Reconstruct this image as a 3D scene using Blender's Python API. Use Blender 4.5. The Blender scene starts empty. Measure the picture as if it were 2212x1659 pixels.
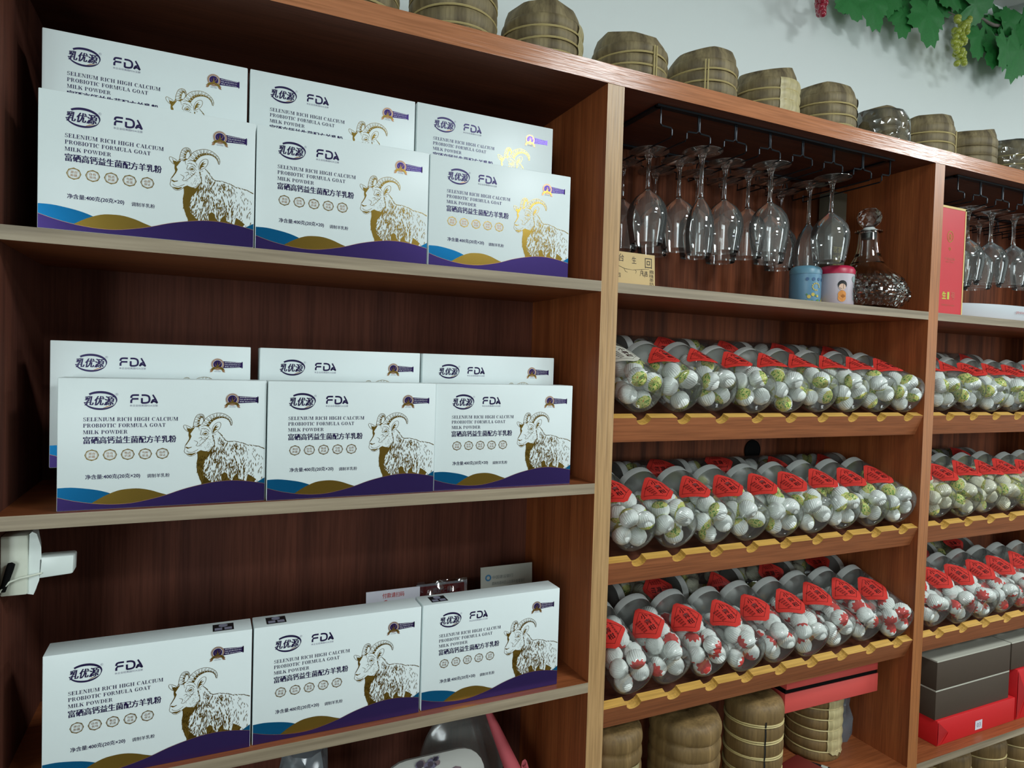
import bpy, bmesh, math, random
from mathutils import Vector, Matrix
from math import sin, cos, pi, radians, sqrt, atan2
random.seed(7)
SC = bpy.context.scene
COL = SC.collection

# ------------------------------------------------------------------ camera
cam = bpy.data.cameras.new('camera'); camo = bpy.data.objects.new('camera', cam); COL.objects.link(camo)
R_ = Vector((0.90720055, -0.41965344, 0.02963367)); F_ = Vector((0.42043303, 0.90687786, -0.02843617)); U_ = Vector((-0.01494078, 0.03825628, 0.99915626))
M = Matrix.Identity(4)
for i in range(3):
    M[i][0] = R_[i]; M[i][1] = U_[i]; M[i][2] = -F_[i]
M[0][3], M[1][3], M[2][3] = 0.29082, -1.0038, 0.20663
camo.matrix_world = M
cam.sensor_width = 36; cam.lens = 36 * 1429.98 / 2212; cam.clip_start = 0.02
SC.camera = camo

# ------------------------------------------------------------------ world, lamps, exposure
w = bpy.data.worlds.new('world'); SC.world = w; w.use_nodes = True
w.node_tree.nodes['Background'].inputs[0].default_value = (0.8, 0.9, 0.9, 1)
w.node_tree.nodes['Background'].inputs[1].default_value = 0.05
SC.view_settings.view_transform = 'Standard'; SC.view_settings.look = 'None'
SC.view_settings.gamma = 1; SC.view_settings.use_curve_mapping = False
SC.view_settings.exposure = 0.42
try:
    SC.cycles.max_bounces = 10; SC.cycles.transparent_max_bounces = 40; SC.cycles.transmission_bounces = 10
    SC.cycles.diffuse_bounces = 4; SC.cycles.glossy_bounces = 4; SC.cycles.sample_clamp_indirect = 4
    SC.cycles.caustics_reflective = False; SC.cycles.caustics_refractive = False
except Exception: pass
CEIL = 1.385
def area(name, loc, sx, sy, power, col, rot=(0, 0, 0)):
    l = bpy.data.lights.new(name, 'AREA'); l.shape = 'RECTANGLE'; l.size = sx; l.size_y = sy; l.energy = power; l.color = col
    o = bpy.data.objects.new(name, l); COL.objects.link(o); o.location = loc; o.rotation_euler = rot
    return o
LC = (0.905, 0.985, 1.0)
LAMPS = [(1.66, -1.30), (3.64, -1.32), (1.75, -2.45)]
area('lamp_light', (1.66, -1.30, CEIL - 0.035), 0.36, 0.42, 19, LC)
area('lamp_light', (3.64, -1.32, CEIL - 0.035), 0.36, 0.50, 26, LC)
area('lamp_light', (1.75, -2.45, CEIL - 0.035), 0.6, 0.3, 17, LC)
area('window_or_fill_light', (-1.60, -3.3, 0.30), 0.42, 1.3, 16, (0.88, 0.98, 1.0), (radians(90), 0, 0))
area('window_or_fill_light', (-1.12, -3.3, 0.30), 0.42, 1.3, 16, (0.88, 0.98, 1.0), (radians(90), 0, 0))
area('window_or_fill_light', (4.30, -3.3, 0.30), 0.90, 1.3, 30, (0.88, 0.98, 1.0), (radians(90), 0, 0))  # added fill light from the right front, no window known there

# ------------------------------------------------------------------ helpers
def lin(r, g, b):
    f = lambda c: (c / 255 / 12.92) if c / 255 <= 0.04045 else ((c / 255 + 0.055) / 1.055) ** 2.4
    return (f(r), f(g), f(b), 1)
def mat(name):
    m = bpy.data.materials.new(name); m.use_nodes = True
    nt = m.node_tree; b = nt.nodes['Principled BSDF']
    return m, nt, b
def simple(name, col, rough=0.5, metal=0.0, spec=0.5, coat=0.0, var=0.0, vscale=30, bump=0.0, bscale=200):
    m, nt, b = mat(name)
    b.inputs['Base Color'].default_value = col; b.inputs['Roughness'].default_value = rough
    b.inputs['Metallic'].default_value = metal; b.inputs['Specular IOR Level'].default_value = spec
    b.inputs['Coat Weight'].default_value = coat
    if var or bump:
        tc = nt.nodes.new('ShaderNodeTexCoord')
    if var:
        n = nt.nodes.new('ShaderNodeTexNoise'); n.inputs['Scale'].default_value = vscale; n.inputs['Detail'].default_value = 4
        nt.links.new(tc.outputs['Object'], n.inputs['Vector'])
        mx = nt.nodes.new('ShaderNodeMixRGB'); mx.inputs[1].default_value = tuple(c * (1 - var) for c in col[:3]) + (1,)
        mx.inputs[2].default_value = tuple(min(1, c * (1 + var)) for c in col[:3]) + (1,)
        nt.links.new(n.outputs['Fac'], mx.inputs[0]); nt.links.new(mx.outputs[0], b.inputs['Base Color'])
    if bump:
        n2 = nt.nodes.new('ShaderNodeTexNoise'); n2.inputs['Scale'].default_value = bscale
        nt.links.new(tc.outputs['Object'], n2.inputs['Vector'])
        bp = nt.nodes.new('ShaderNodeBump'); bp.inputs['Strength'].default_value = bump; bp.inputs['Distance'].default_value = 0.002
        nt.links.new(n2.outputs['Fac'], bp.inputs['Height']); nt.links.new(bp.outputs[0], b.inputs['Normal'])
    return m
def wood(name, c1, c2, axis, rough=0.45, fine=1.0, bump=0.25, coarse=22, spec=0.5, c3=None, bscale=None):
    """grain runs along axis"""
    m, nt, b = mat(name)
    tc = nt.nodes.new('ShaderNodeTexCoord'); mp = nt.nodes.new('ShaderNodeMapping')
    s = [1.0, 1.0, 1.0]; s['xyz'.index(axis)] = 0.035
    mp.inputs['Scale'].default_value = s
    nt.links.new(tc.outputs['Object'], mp.inputs['Vector'])
    n1 = nt.nodes.new('ShaderNodeTexNoise'); n1.inputs['Scale'].default_value = coarse; n1.inputs['Detail'].default_value = 6; n1.inputs['Distortion'].default_value = 0.6
    n2 = nt.nodes.new('ShaderNodeTexNoise'); n2.inputs['Scale'].default_value = 260 * fine; n2.inputs['Detail'].default_value = 3
    nt.links.new(mp.outputs[0], n1.inputs['Vector']); nt.links.new(mp.outputs[0], n2.inputs['Vector'])
    r = nt.nodes.new('ShaderNodeValToRGB'); r.color_ramp.elements[0].position = 0.33; r.color_ramp.elements[1].position = 0.68
    r.color_ramp.elements[0].color = c1; r.color_ramp.elements[1].color = c2
    nt.links.new(n1.outputs['Fac'], r.inputs[0])
    mx = nt.nodes.new('ShaderNodeMixRGB'); mx.blend_type = 'MULTIPLY'; mx.inputs[0].default_value = 0.7
    r2 = nt.nodes.new('ShaderNodeValToRGB'); r2.color_ramp.elements[0].position = 0.35; r2.color_ramp.elements[1].position = 0.6
    r2.color_ramp.elements[0].color = (0.62, 0.6, 0.58, 1); r2.color_ramp.elements[1].color = (1, 1, 1, 1)
    nt.links.new(n2.outputs['Fac'], r2.inputs[0])
    nt.links.new(r.outputs[0], mx.inputs[1]); nt.links.new(r2.outputs[0], mx.inputs[2]); nt.links.new(mx.outputs[0], b.inputs['Base Color'])
    bp = nt.nodes.new('ShaderNodeBump'); bp.inputs['Strength'].default_value = bump; bp.inputs['Distance'].default_value = 0.001
    nt.links.new(n2.outputs['Fac'], bp.inputs['Height']); nt.links.new(bp.outputs[0], b.inputs['Normal'])
    b.inputs['Roughness'].default_value = rough; b.inputs['Specular IOR Level'].default_value = spec
    return m
def film(name, tint, rough=0.05, ior=1.45, gain=1.0, base=0.02, haze=0.0, hazecol=(0.6, 0.65, 0.62, 1), crumple=0.0):
    """thin clear sheet: transparent with a fresnel reflection, optional milky haze"""
    m = bpy.data.materials.new(name); m.use_nodes = True; nt = m.node_tree; nt.nodes.clear()
    out = nt.nodes.new('ShaderNodeOutputMaterial'); tr = nt.nodes.new('ShaderNodeBsdfTransparent'); tr.inputs[0].default_value = tint
    gl = nt.nodes.new('ShaderNodeBsdfGlossy'); gl.inputs['Roughness'].default_value = rough; gl.inputs[0].default_value = (1, 1, 1, 1)
    fr = nt.nodes.new('ShaderNodeFresnel'); fr.inputs[0].default_value = ior
    ma = nt.nodes.new('ShaderNodeMath'); ma.operation = 'MULTIPLY_ADD'; ma.inputs[1].default_value = gain; ma.inputs[2].default_value = base; ma.use_clamp = True
    nt.links.new(fr.outputs[0], ma.inputs[0])
    mx = nt.nodes.new('ShaderNodeMixShader'); nt.links.new(ma.outputs[0], mx.inputs[0])
    nt.links.new(gl.outputs[0], mx.inputs[2])
    if haze:
        df = nt.nodes.new('ShaderNodeBsdfDiffuse'); df.inputs[0].default_value = hazecol
        tl = nt.nodes.new('ShaderNodeBsdfTranslucent'); tl.inputs[0].default_value = hazecol
        m1 = nt.nodes.new('ShaderNodeMixShader'); m1.inputs[0].default_value = 0.2
        nt.links.new(df.outputs[0], m1.inputs[1]); nt.links.new(tl.outputs[0], m1.inputs[2])
        m2 = nt.nodes.new('ShaderNodeMixShader'); m2.inputs[0].default_value = haze
        nt.links.new(tr.outputs[0], m2.inputs[1]); nt.links.new(m1.outputs[0], m2.inputs[2])
        nt.links.new(m2.outputs[0], mx.inputs[1])
    else:
        nt.links.new(tr.outputs[0], mx.inputs[1])
    if crumple:
        tc = nt.nodes.new('ShaderNodeTexCoord'); v = nt.nodes.new('ShaderNodeTexVoronoi'); v.inputs['Scale'].default_value = 45
        nt.links.new(tc.outputs['Object'], v.inputs['Vector'])
        bp = nt.nodes.new('ShaderNodeBump'); bp.inputs['Strength'].default_value = crumple; bp.inputs['Distance'].default_value = 0.01
        nt.links.new(v.outputs[0], bp.inputs['Height']); nt.links.new(bp.outputs[0], gl.inputs['Normal'])
    nt.links.new(mx.outputs[0], out.inputs[0])
    return m

class MB:
    def __init__(s): s.v = []; s.f = []; s.m = []
    def add(s, vs, fs, m=0, X=None):
        o = len(s.v)
        s.v += [tuple(X @ Vector(p)) if X else tuple(p) for p in vs]
        s.f += [tuple(i + o for i in f) for f in fs]; s.m += [m] * len(fs); return s
    def box(s, a, b, m=0, X=None):
        x0, y0, z0 = a; x1, y1, z1 = b
        vs = [(x0,y0,z0),(x1,y0,z0),(x1,y1,z0),(x0,y1,z0),(x0,y0,z1),(x1,y0,z1),(x1,y1,z1),(x0,y1,z1)]
        return s.add(vs, [(0,3,2,1),(4,5,6,7),(0,1,5,4),(1,2,6,5),(2,3,7,6),(3,0,4,7)], m, X)
    def lathe(s, prof, seg=24, m=0, X=None, fn=None):
        vs = []; fs = []
        for k, (r, z) in enumerate(prof):
            for i in range(seg):
                a = 2 * pi * i / seg; rr = r; zz = z
                if fn: rr, zz = fn(r, z, a, k)
                vs.append((rr * cos(a), rr * sin(a), zz))
        for k in range(len(prof) - 1):
            for i in range(seg):
                j = (i + 1) % seg
                fs.append((k*seg+i, k*seg+j, (k+1)*seg+j, (k+1)*seg+i))
        return s.add(vs, fs, m, X)
    def tube(s, pts, r, seg=6, m=0, X=None, closed=False):
        pts = [Vector(p) for p in pts]; n = len(pts); vs = []; fs = []
        for k, p in enumerate(pts):
            d = (pts[(k+1) % n] - pts[k-1]) if closed else (pts[min(k+1, n-1)] - pts[max(k-1, 0)])
            d.normalize(); a = d.orthogonal() if abs(d.z) > 0.9 else d.cross(Vector((0,0,1))); a.normalize(); b = d.cross(a)
            rr = r[k] if isinstance(r, (list, tuple)) else r
            for i in range(seg):
                t = 2*pi*i/seg; vs.append(p + a*cos(t)*rr + b*sin(t)*rr)
        for k in range(n if closed else n-1):
            for i in range(seg):
                j = (i+1) % seg; k2 = (k+1) % n
                fs.append((k*seg+i, k*seg+j, k2*seg+j, k2*seg+i))
        if not closed: fs += [tuple(range(seg)), tuple((n-1)*seg+i for i in reversed(range(seg)))]
        return s.add(vs, fs, m, X)
    def poly(s, pts, m=0):   # flat polygon (list of 3d)
        return s.add(pts, [tuple(range(len(pts)))], m)
    def mesh(s, name, mats, smooth=True, bevel=0.0, angle=40):
        me = bpy.data.meshes.new(name); me.from_pydata(s.v, [], s.f)
        for m in mats: me.materials.append(m)
        me.polygons.foreach_set('material_index', s.m)
        if bevel:
            bm = bmesh.new(); bm.from_mesh(me)
            bmesh.ops.bevel(bm, geom=[e for e in bm.edges if len(e.link_faces) == 2 and e.calc_face_angle(0) > 0.6], offset=bevel, segments=2, profile=0.5, affect='EDGES')
            bm.to_mesh(me); bm.free()
        if smooth:
            me.polygons.foreach_set('use_smooth', [True]*len(me.polygons))
            try: me.set_sharp_from_angle(angle=radians(angle))
            except Exception: pass
        me.update(); return me
    def build(s, name, mats, parent=None, **k):
        if not isinstance(mats, (list, tuple)): mats = [mats]
        return link(name, s.mesh(name, mats, **k), parent)
def link(name, data, parent=None, loc=None, rot=None, label=None):
    o = bpy.data.objects.new(name, data); COL.objects.link(o)
    if parent: o.parent = parent
    if loc: o.location = loc
    if rot: o.rotation_euler = rot
    if label: o['label'] = label
    return o
def tag(o, label, cat, group=None, kind=None):
    o['label'] = label; o['category'] = cat
    if group: o['group'] = group
    if kind: o['kind'] = kind
    return o
def thing(name, label, cat, loc=(0,0,0), rot=(0,0,0), group=None):
    o = bpy.data.objects.new(name, None); COL.objects.link(o); o.empty_display_size = 0.02
    o.location = loc; o.rotation_euler = rot
    return tag(o, label, cat, group)
def struct(o): o['kind'] = 'structure'; return o
def copy_tree(o, parent=None):
    c = o.copy(); COL.objects.link(c); c.parent = parent
    for ch in list(o.children): copy_tree(ch, c)
    return c
def dup(o, loc, rot, label, group=None):
    c = copy_tree(o); c.location = loc; c.rotation_euler = rot; c['label'] = label
    if group: c['group'] = group
    return c

# text -> list of verts (2d) and faces, scaled into a box
_tc = {}
def text_geo(s, bold=0.0, res=2, spacing=1.0):
    key = (s, bold, res, spacing)
    if key in _tc: return _tc[key]
    cu = bpy.data.curves.new('t', 'FONT'); cu.body = s; cu.offset = bold; cu.resolution_u = res; cu.space_character = spacing
    o = bpy.data.objects.new('t', cu); COL.objects.link(o)
    bpy.context.view_layer.update()
    me = bpy.data.meshes.new_from_object(o.evaluated_get(bpy.context.evaluated_depsgraph_get()))
    v = [(p.co.x, p.co.y) for p in me.vertices]; f = [tuple(p.vertices) for p in me.polygons]
    bpy.data.objects.remove(o); bpy.data.curves.remove(cu); bpy.data.meshes.remove(me)
    _tc[key] = (v, f); return v, f
def put_text(mb, s, x0, x1, z0, z1, y=0, bold=0.0, m=0, res=2, slant=0.0, fn=None, keep=False):
    v, f = text_geo(s, bold, res)
    if not v: return
    ax = min(p[0] for p in v); bx = max(p[0] for p in v); ay = min(p[1] for p in v); by = max(p[1] for p in v)
    sx = (x1-x0)/(bx-ax); sz = (z1-z0)/(by-ay)
    if fn is None: fn = lambda a, b: (a, y, b)
    mb.add([fn(x0 + (p[0]-ax)*sx + slant*(p[1]-ay)*sz, z0 + (p[1]-ay)*sz) for p in v], f, m)

# ------------------------------------------------------------------ materials
MT = {}
MT['top_edge'] = wood('cherry_edge', lin(172, 108, 70), lin(186, 122, 84), 'x', rough=0.19, bump=0.45, spec=0.32)
MT['post1'] = wood('tan_edge', lin(184, 144, 96), lin(196, 158, 112), 'z', rough=0.36, bump=0.35, spec=0.45)
MT['post2'] = wood('orange_edge', lin(168, 104, 56), lin(182, 118, 68), 'z', rough=0.36, bump=0.3, spec=0.6)
MT['shelf_edge'] = wood('grey_oak_edge', lin(132, 118, 96), lin(172, 156, 132), 'x', rough=0.5, fine=0.5, coarse=34)
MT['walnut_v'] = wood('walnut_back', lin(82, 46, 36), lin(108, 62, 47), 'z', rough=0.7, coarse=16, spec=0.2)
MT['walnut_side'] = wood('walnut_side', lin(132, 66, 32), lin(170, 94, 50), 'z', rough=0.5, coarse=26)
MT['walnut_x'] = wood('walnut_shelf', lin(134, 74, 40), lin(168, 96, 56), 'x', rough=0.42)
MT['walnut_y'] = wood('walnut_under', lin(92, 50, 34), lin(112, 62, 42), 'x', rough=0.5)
MT['rack_face'] = wood('reddish_rack_face', lin(146, 84, 48), lin(172, 104, 64), 'x', rough=0.5, coarse=30)
MT['rack_cut'] = wood('yellow_cut_edge', lin(198, 150, 64), lin(222, 176, 92), 'x', rough=0.6)
MT['wall'] = simple('wall_paint', lin(230, 237, 235), 0.8, bump=0.05, bscale=120)
MT['wall_dark'] = simple('taupe_wall', lin(98, 90, 80), 0.8)
MT['ceil'] = simple('ceiling_board', lin(205, 208, 204), 0.8, var=0.05)
MT['floor'] = simple('floor_tile', lin(88, 80, 70), 0.35, var=0.15, vscale=4)
MT['carton'] = simple('white_carton', lin(226, 236, 236), 0.38, spec=0.4)
MT['navy'] = simple('navy_print', lin(44, 34, 84), 0.35, metal=0.5, spec=0.6)
MT['purple'] = simple('purple_foil', lin(80, 62, 134), 0.25, metal=0.8)
MT['blue'] = simple('blue_foil', lin(28, 132, 196), 0.25, metal=0.8)
MT['gold'] = simple('gold_foil', lin(206, 172, 82), 0.22, metal=0.95)
MT['bronze'] = simple('bronze_foil', lin(196, 150, 110), 0.35, metal=0.8)
MT['greytext'] = simple('grey_print', lin(140, 140, 160), 0.4)
MT['whitep'] = simple('white_print', lin(215, 215, 225), 0.4)
MT['blackp'] = simple('black_print', lin(24, 26, 28), 0.4)
MT['red'] = simple('red_paper', lin(216, 58, 50), 0.5, var=0.12, vscale=90)
MT['ink'] = simple('black_ink', lin(50, 14, 14), 0.5)
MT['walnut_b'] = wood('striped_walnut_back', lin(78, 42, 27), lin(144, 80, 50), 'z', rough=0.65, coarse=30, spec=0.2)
MT['jar'] = film('clear_plastic', (0.98, 0.985, 0.98, 1), 0.06, 1.40, 0.6, 0.01, haze=0.05, hazecol=(0.6, 0.65, 0.64, 1))
MT['lid'] = film('milky_lid', (0.85, 0.88, 0.86, 1), 0.2, 1.45, 0.6, 0.02, haze=0.96, hazecol=lin(232, 236, 232))
MT['glass'] = film('thin_glass', (0.97, 0.98, 0.975, 1), 0.03, 1.45, 1.0, 0.02, haze=0.085, hazecol=(0.7, 0.72, 0.7, 1))
MT['foot'] = film('glass_foot', (0.93, 0.94, 0.93, 1), 0.06, 1.5, 1.3, 0.05, haze=0.16, hazecol=(0.65, 0.64, 0.6, 1))
m, nt, b = mat('solid_glass'); b.inputs['Transmission Weight'].default_value = 1; b.inputs['Roughness'].default_value = 0.02; b.inputs['IOR'].default_value = 1.5; b.inputs['Base Color'].default_value = (0.95, 0.97, 0.96, 1); MT['sglass'] = m
MT['black_metal'] = simple('black_metal', lin(34, 40, 46), 0.35, metal=0.6, spec=0.6)
MT['husk'] = wood('bamboo_husk', lin(88, 74, 50), lin(156, 140, 102), 'z', rough=0.6, fine=0.8, bump=0.5, coarse=34)
MT['husk_warm'] = wood('bamboo_husk_warm', lin(112, 88, 50), lin(152, 122, 76), 'z', rough=0.6, fine=0.8, bump=0.5, coarse=24)
MT['husk_pale'] = wood('pale_husk', lin(186, 172, 124), lin(206, 194, 150), 'z', rough=0.45, fine=0.5, bump=0.3, coarse=20)
MT['cane'] = simple('cane_strip', lin(190, 172, 118), 0.5, var=0.15, vscale=60)
MT['leaf'] = simple('leaf_green', lin(44, 122, 58), 0.5, var=0.35, vscale=25)
MT['stem'] = simple('grey_stem', lin(128, 118, 112), 0.8, var=0.2)
MT['grapeG'] = simple('green_grape', lin(158, 168, 62), 0.3, coat=0.4, var=0.2, vscale=20)
MT['grapeR'] = simple('red_grape', lin(150, 30, 52), 0.25, coat=0.6, var=0.3, vscale=30)
MT['white_pl'] = simple('white_plastic', lin(214, 220, 204), 0.4)
MT['white_pl2'] = simple('charger_white', lin(224, 234, 230), 0.35)
MT['black_pl'] = simple('black_plastic', lin(12, 12, 12), 0.8, spec=0.1)
MT['redbox'] = simple('red_box_paper', lin(212, 82, 76), 0.42, spec=0.6)
MT['redbag'] = simple('red_bag_paper', lin(205, 26, 32), 0.5)
MT['brownbox'] = simple('brown_box_paper', lin(70, 57, 45), 0.7, var=0.08, vscale=60)
MT['silver'] = simple('silver_edge', lin(176, 178, 168), 0.5)
MT['bag'] = film('frosted_bag', (0.8, 0.84, 0.86, 1), 0.2, 1.45, 1.2, 0.05, haze=0.55, hazecol=lin(150, 160, 170), crumple=0.5)
MT['cello'] = film('cellophane', (0.96, 0.97, 0.97, 1), 0.08, 1.5, 2.2, 0.05, crumple=1.0)
MT['beige'] = simple('kraft_card', lin(204, 176, 124), 0.7, var=0.06)
MT['inkc'] = simple('brush_ink', lin(50, 36, 20), 0.6)
MT['pink'] = simple('pink_cloth', lin(190, 84, 92), 0.7, var=0.1)
MT['grey_leaf'] = simple('grey_green_card', lin(92, 88, 74), 0.5)
def ball_mat(name, kind):
    m, nt, b = mat(name); N = nt.nodes; L = nt.links
    at = N.new('ShaderNodeAttribute'); at.attribute_name = 'pn'
    sp = N.new('ShaderNodeSeparateXYZ'); L.new(at.outputs['Vector'], sp.inputs[0])
    an = N.new('ShaderNodeMath'); an.operation = 'ARCTAN2'; L.new(sp.outputs[0], an.inputs[0]); L.new(sp.outputs[1], an.inputs[1])
    def ma(op, a, bb, c=None):
        n = N.new('ShaderNodeMath'); n.operation = op
        for i, q in enumerate((a, bb, c)):
            if q is None: continue
            if isinstance(q, (int, float)): n.inputs[i].default_value = q
            else: L.new(q, n.inputs[i])
        return n.outputs[0]
    pet = ma('SINE', ma('MULTIPLY', an.outputs[0], 9.0), 0)
    edge = ma('ADD', sp.outputs[2], ma('MULTIPLY', pet, 0.10 if kind == 'red' else 0.02))
    mask = ma('GREATER_THAN', edge, 0.62 if kind == 'red' else 0.50)
    n1 = N.new('ShaderNodeTexNoise'); n1.inputs['Scale'].default_value = 5; n1.inputs['Detail'].default_value = 3; L.new(at.outputs['Vector'], n1.inputs['Vector'])
    r = N.new('ShaderNodeValToRGB'); cr = r.color_ramp
    if kind == 'red':
        cr.elements[0].color = lin(196, 58, 56); cr.elements[1].color = lin(226, 92, 84)
    else:
        cr.interpolation = 'LINEAR'
        cr.elements[0].position = 0.38; cr.elements[0].color = lin(84, 138, 60)
        cr.elements[1].position = 0.47; cr.elements[1].color = lin(206, 214, 120)
        e = cr.elements.new(0.6); e.color = lin(222, 222, 140)
        e = cr.elements.new(0.68); e.color = lin(206, 140, 70)
    L.new(n1.outputs['Fac'], r.inputs[0])
    st = ma('SINE', ma('MULTIPLY', an.outputs[0], 26.0), 0)
    n2 = N.new('ShaderNodeTexNoise'); n2.inputs['Scale'].default_value = 3.5; L.new(at.outputs['Vector'], n2.inputs['Vector'])
    wmx = N.new('ShaderNodeMixRGB'); wmx.inputs[1].default_value = lin(222, 228, 222) if kind != 'cream' else lin(206, 204, 178); wmx.inputs[2].default_value = lin(245, 248, 244) if kind != 'cream' else lin(230, 228, 206)
    L.new(n2.outputs['Fac'], wmx.inputs[0])
    mx = N.new('ShaderNodeMixRGB'); L.new(mask, mx.inputs[0]); L.new(wmx.outputs[0], mx.inputs[1]); L.new(r.outputs[0], mx.inputs[2])
    L.new(mx.outputs[0], b.inputs['Base Color']); b.inputs['Roughness'].default_value = 0.8; b.inputs['Specular IOR Level'].default_value = 0.15
    h = ma('MULTIPLY_ADD', st, 0.5, ma('MULTIPLY', n2.outputs['Fac'], 2.0))
    bp = N.new('ShaderNodeBump'); bp.inputs['Strength'].default_value = 0.35; bp.inputs['Distance'].default_value = 0.0015
    L.new(h, bp.inputs['Height']); L.new(bp.outputs[0], b.inputs['Normal'])
    return m
BM = {k: ball_mat('tea_ball_' + k, k) for k in ('green', 'cream', 'red')}

# ------------------------------------------------------------------ room
FL = -1.35
room = [('floor', MT['floor'], (-2.0, -3.5, FL-0.1), (6.0, 0.4, FL)), ('ceiling', MT['ceil'], (-2.0, -3.5, CEIL), (6.0, 0.4, CEIL+0.1)),
        ('wall_back', MT['wall'], (-2.0, 0.292, FL), (6.0, 0.4, CEIL)), ('wall_left', MT['wall'], (-2.1, -3.5, FL), (-2.0, 0.4, CEIL)),
        ('wall_right', MT['wall'], (6.0, -3.5, FL), (6.1, 0.4, CEIL)), ('wall_front', MT['wall_dark'], (-2.0, -3.5, FL), (6.0, -3.4, CEIL))]
for n, m, a, b_ in room: struct(MB().box(a, b_).build(n, m, smooth=False))
mb = MB()
for a, b_ in (((-1.88,-3.4,-0.42),(-1.82,-3.34,1.02)),((-0.90,-3.4,-0.42),(-0.84,-3.34,1.02)),((-1.385,-3.4,-0.42),(-1.335,-3.34,1.02)),((-1.88,-3.4,0.96),(-0.84,-3.34,1.02)),((-1.88,-3.4,-0.42),(-0.84,-3.34,-0.36))): mb.box(a, b_)
struct(mb.build('window_1', MT['white_pl'], smooth=False))
mb = MB()
for a, b_ in (((3.79,-3.4,-0.42),(3.85,-3.34,1.02)),((4.75,-3.4,-0.42),(4.81,-3.34,1.02)),((3.79,-3.4,0.96),(4.81,-3.34,1.02)),((3.79,-3.4,-0.42),(4.81,-3.34,-0.36))): mb.box(a, b_)
struct(mb.build('added_fill_window', MT['white_pl'], smooth=False))  # unseen frame made up to hold the right fill light
for i, (x, y) in enumerate(LAMPS):
    t = thing('ceiling_lamp', 'flat rectangular ceiling lamp, ' + ('above the first shelf post', 'far to the right', 'in the middle of the room')[i], 'lamp', (x, y, CEIL))
    mb = MB()
    for a, b_ in (((-.33,-.18,-.03),(.33,-.15,0)),((-.33,.15,-.03),(.33,.18,0)),((-.33,-.15,-.03),(-.30,.15,0)),((.30,-.15,-.03),(.33,.15,0))): mb.box(a, b_)
    mb.build('lamp_frame', MT['white_pl'], t, smooth=False)

# ------------------------------------------------------------------ bookcase
XL0, XR0, XL1, XR1, XL2, XR2, XL3, XR3 = 0.021, 0.056, 0.925, 0.960, 1.827, 1.862, 2.729, 2.764
BK = 0.270; TT = 0.740; TB = 0.707
case = thing('bookcase', 'long open wooden bookcase with grey-edged shelves and slanted notched racks', 'bookcase', (1.3, 0.13, FL))
case_off = Matrix.Translation((-1.3, -0.13, -FL))
def part(name, mb, mats, label=None, **k):
    mb.v = [(p[0]-1.3, p[1]-0.13, p[2]-FL) for p in mb.v]
    o = mb.build(name, mats, case, **k)
    if label: o['label'] = label
    return o
def panel(name, a, b_, mats, faces=None, label=None, bevel=0.0008):
    """box whose front (-y) face uses slot 0, others slot 1"""
    mb = MB(); mb.box(a, b_, 1); mb.m[2] = 0
    return part(name, mb, mats, label, smooth=False)
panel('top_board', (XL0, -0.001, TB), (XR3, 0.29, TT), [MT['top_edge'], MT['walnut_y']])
for i, (a, b_) in enumerate(((XL0, XR0), (XL1, XR1), (XL2, XR2), (XL3, XR3))):
    panel('upright_post', (a, 0, FL), (b_, BK, TB), [MT['post1'] if i < 2 else MT['post2'], MT['walnut_side'] if i else MT['walnut_v']], label='tan upright with fine vertical grain' if i == 1 else None)  # left post sides take the darker back wood, their shade put into colour
for a, b_ in ((XR0, XL1), (XR1, XL2), (XR2, XL3)):
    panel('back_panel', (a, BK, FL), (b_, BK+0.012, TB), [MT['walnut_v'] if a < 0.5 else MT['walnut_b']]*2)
for z in (0.3606, 0.0, -0.3608, -0.7267, -1.10):
    t = 0.0185
    panel('shelf', (XR0, 0.0, z-t), (XL1, BK, z), [MT['shelf_edge'], MT['walnut_x']])
for (a, b_) in ((XR1, XL2), (XR2, XL3)):
    for z in (0.3606, -0.7267, -1.10):
        panel('shelf', (a, 0.0, z-0.0185), (b_, BK, z), [MT['shelf_edge'], MT['walnut_x']])
SL = radians(22)
RZ = [0.1163, -0.149, -0.4185]
PITCH = 0.0935
def rack_board(x0, x1, n0, cnt, L=0.050, T=0.018):
    """board in local frame: x along, y thickness (0 front .. T), z height down from 0; top edge has notches"""
    prof = [(x0, 0.0)]; NR = 0.0165; ND = 0.0142
    for k in range(cnt):
        c = n0 + PITCH * k
        if c + NR > x1: break
        prof.append((c - NR - 0.0015, 0.0))
        for j in range(9):
            a = pi * j / 8; prof.append((c - NR * cos(a), -ND * sin(a)))
        prof.append((c + NR + 0.0015, 0.0))
    prof.append((x1, 0.0))
    mb = MB(); vs = []; fs = []; n = len(prof)
    for y in (0, T):
        vs += [(p[0], y, p[1]) for p in prof]; vs += [(p[0], y, -L) for p in prof]
    for i in range(n - 1):
        mb_f = (i, i+1, n+i+1, n+i); fs.append((mb_f, 0))
        fs.append(((2*n+i+1, 2*n+i, 3*n+i, 3*n+i+1), 0))
        fs.append(((i+1, i, 2*n+i, 2*n+i+1), 1)); fs.append(((n+i, n+i+1, 3*n+i+1, 3*n+i), 0))
    fs.append(((0, n, 3*n, 2*n), 0)); fs.append(((n-1, 3*n-1, 4*n-1, 2*n-1)[::1], 0))
    for f, m_ in fs: mb.add([], []); mb.f.append(f); mb.m.append(m_)
    mb.v = vs; return mb
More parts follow.
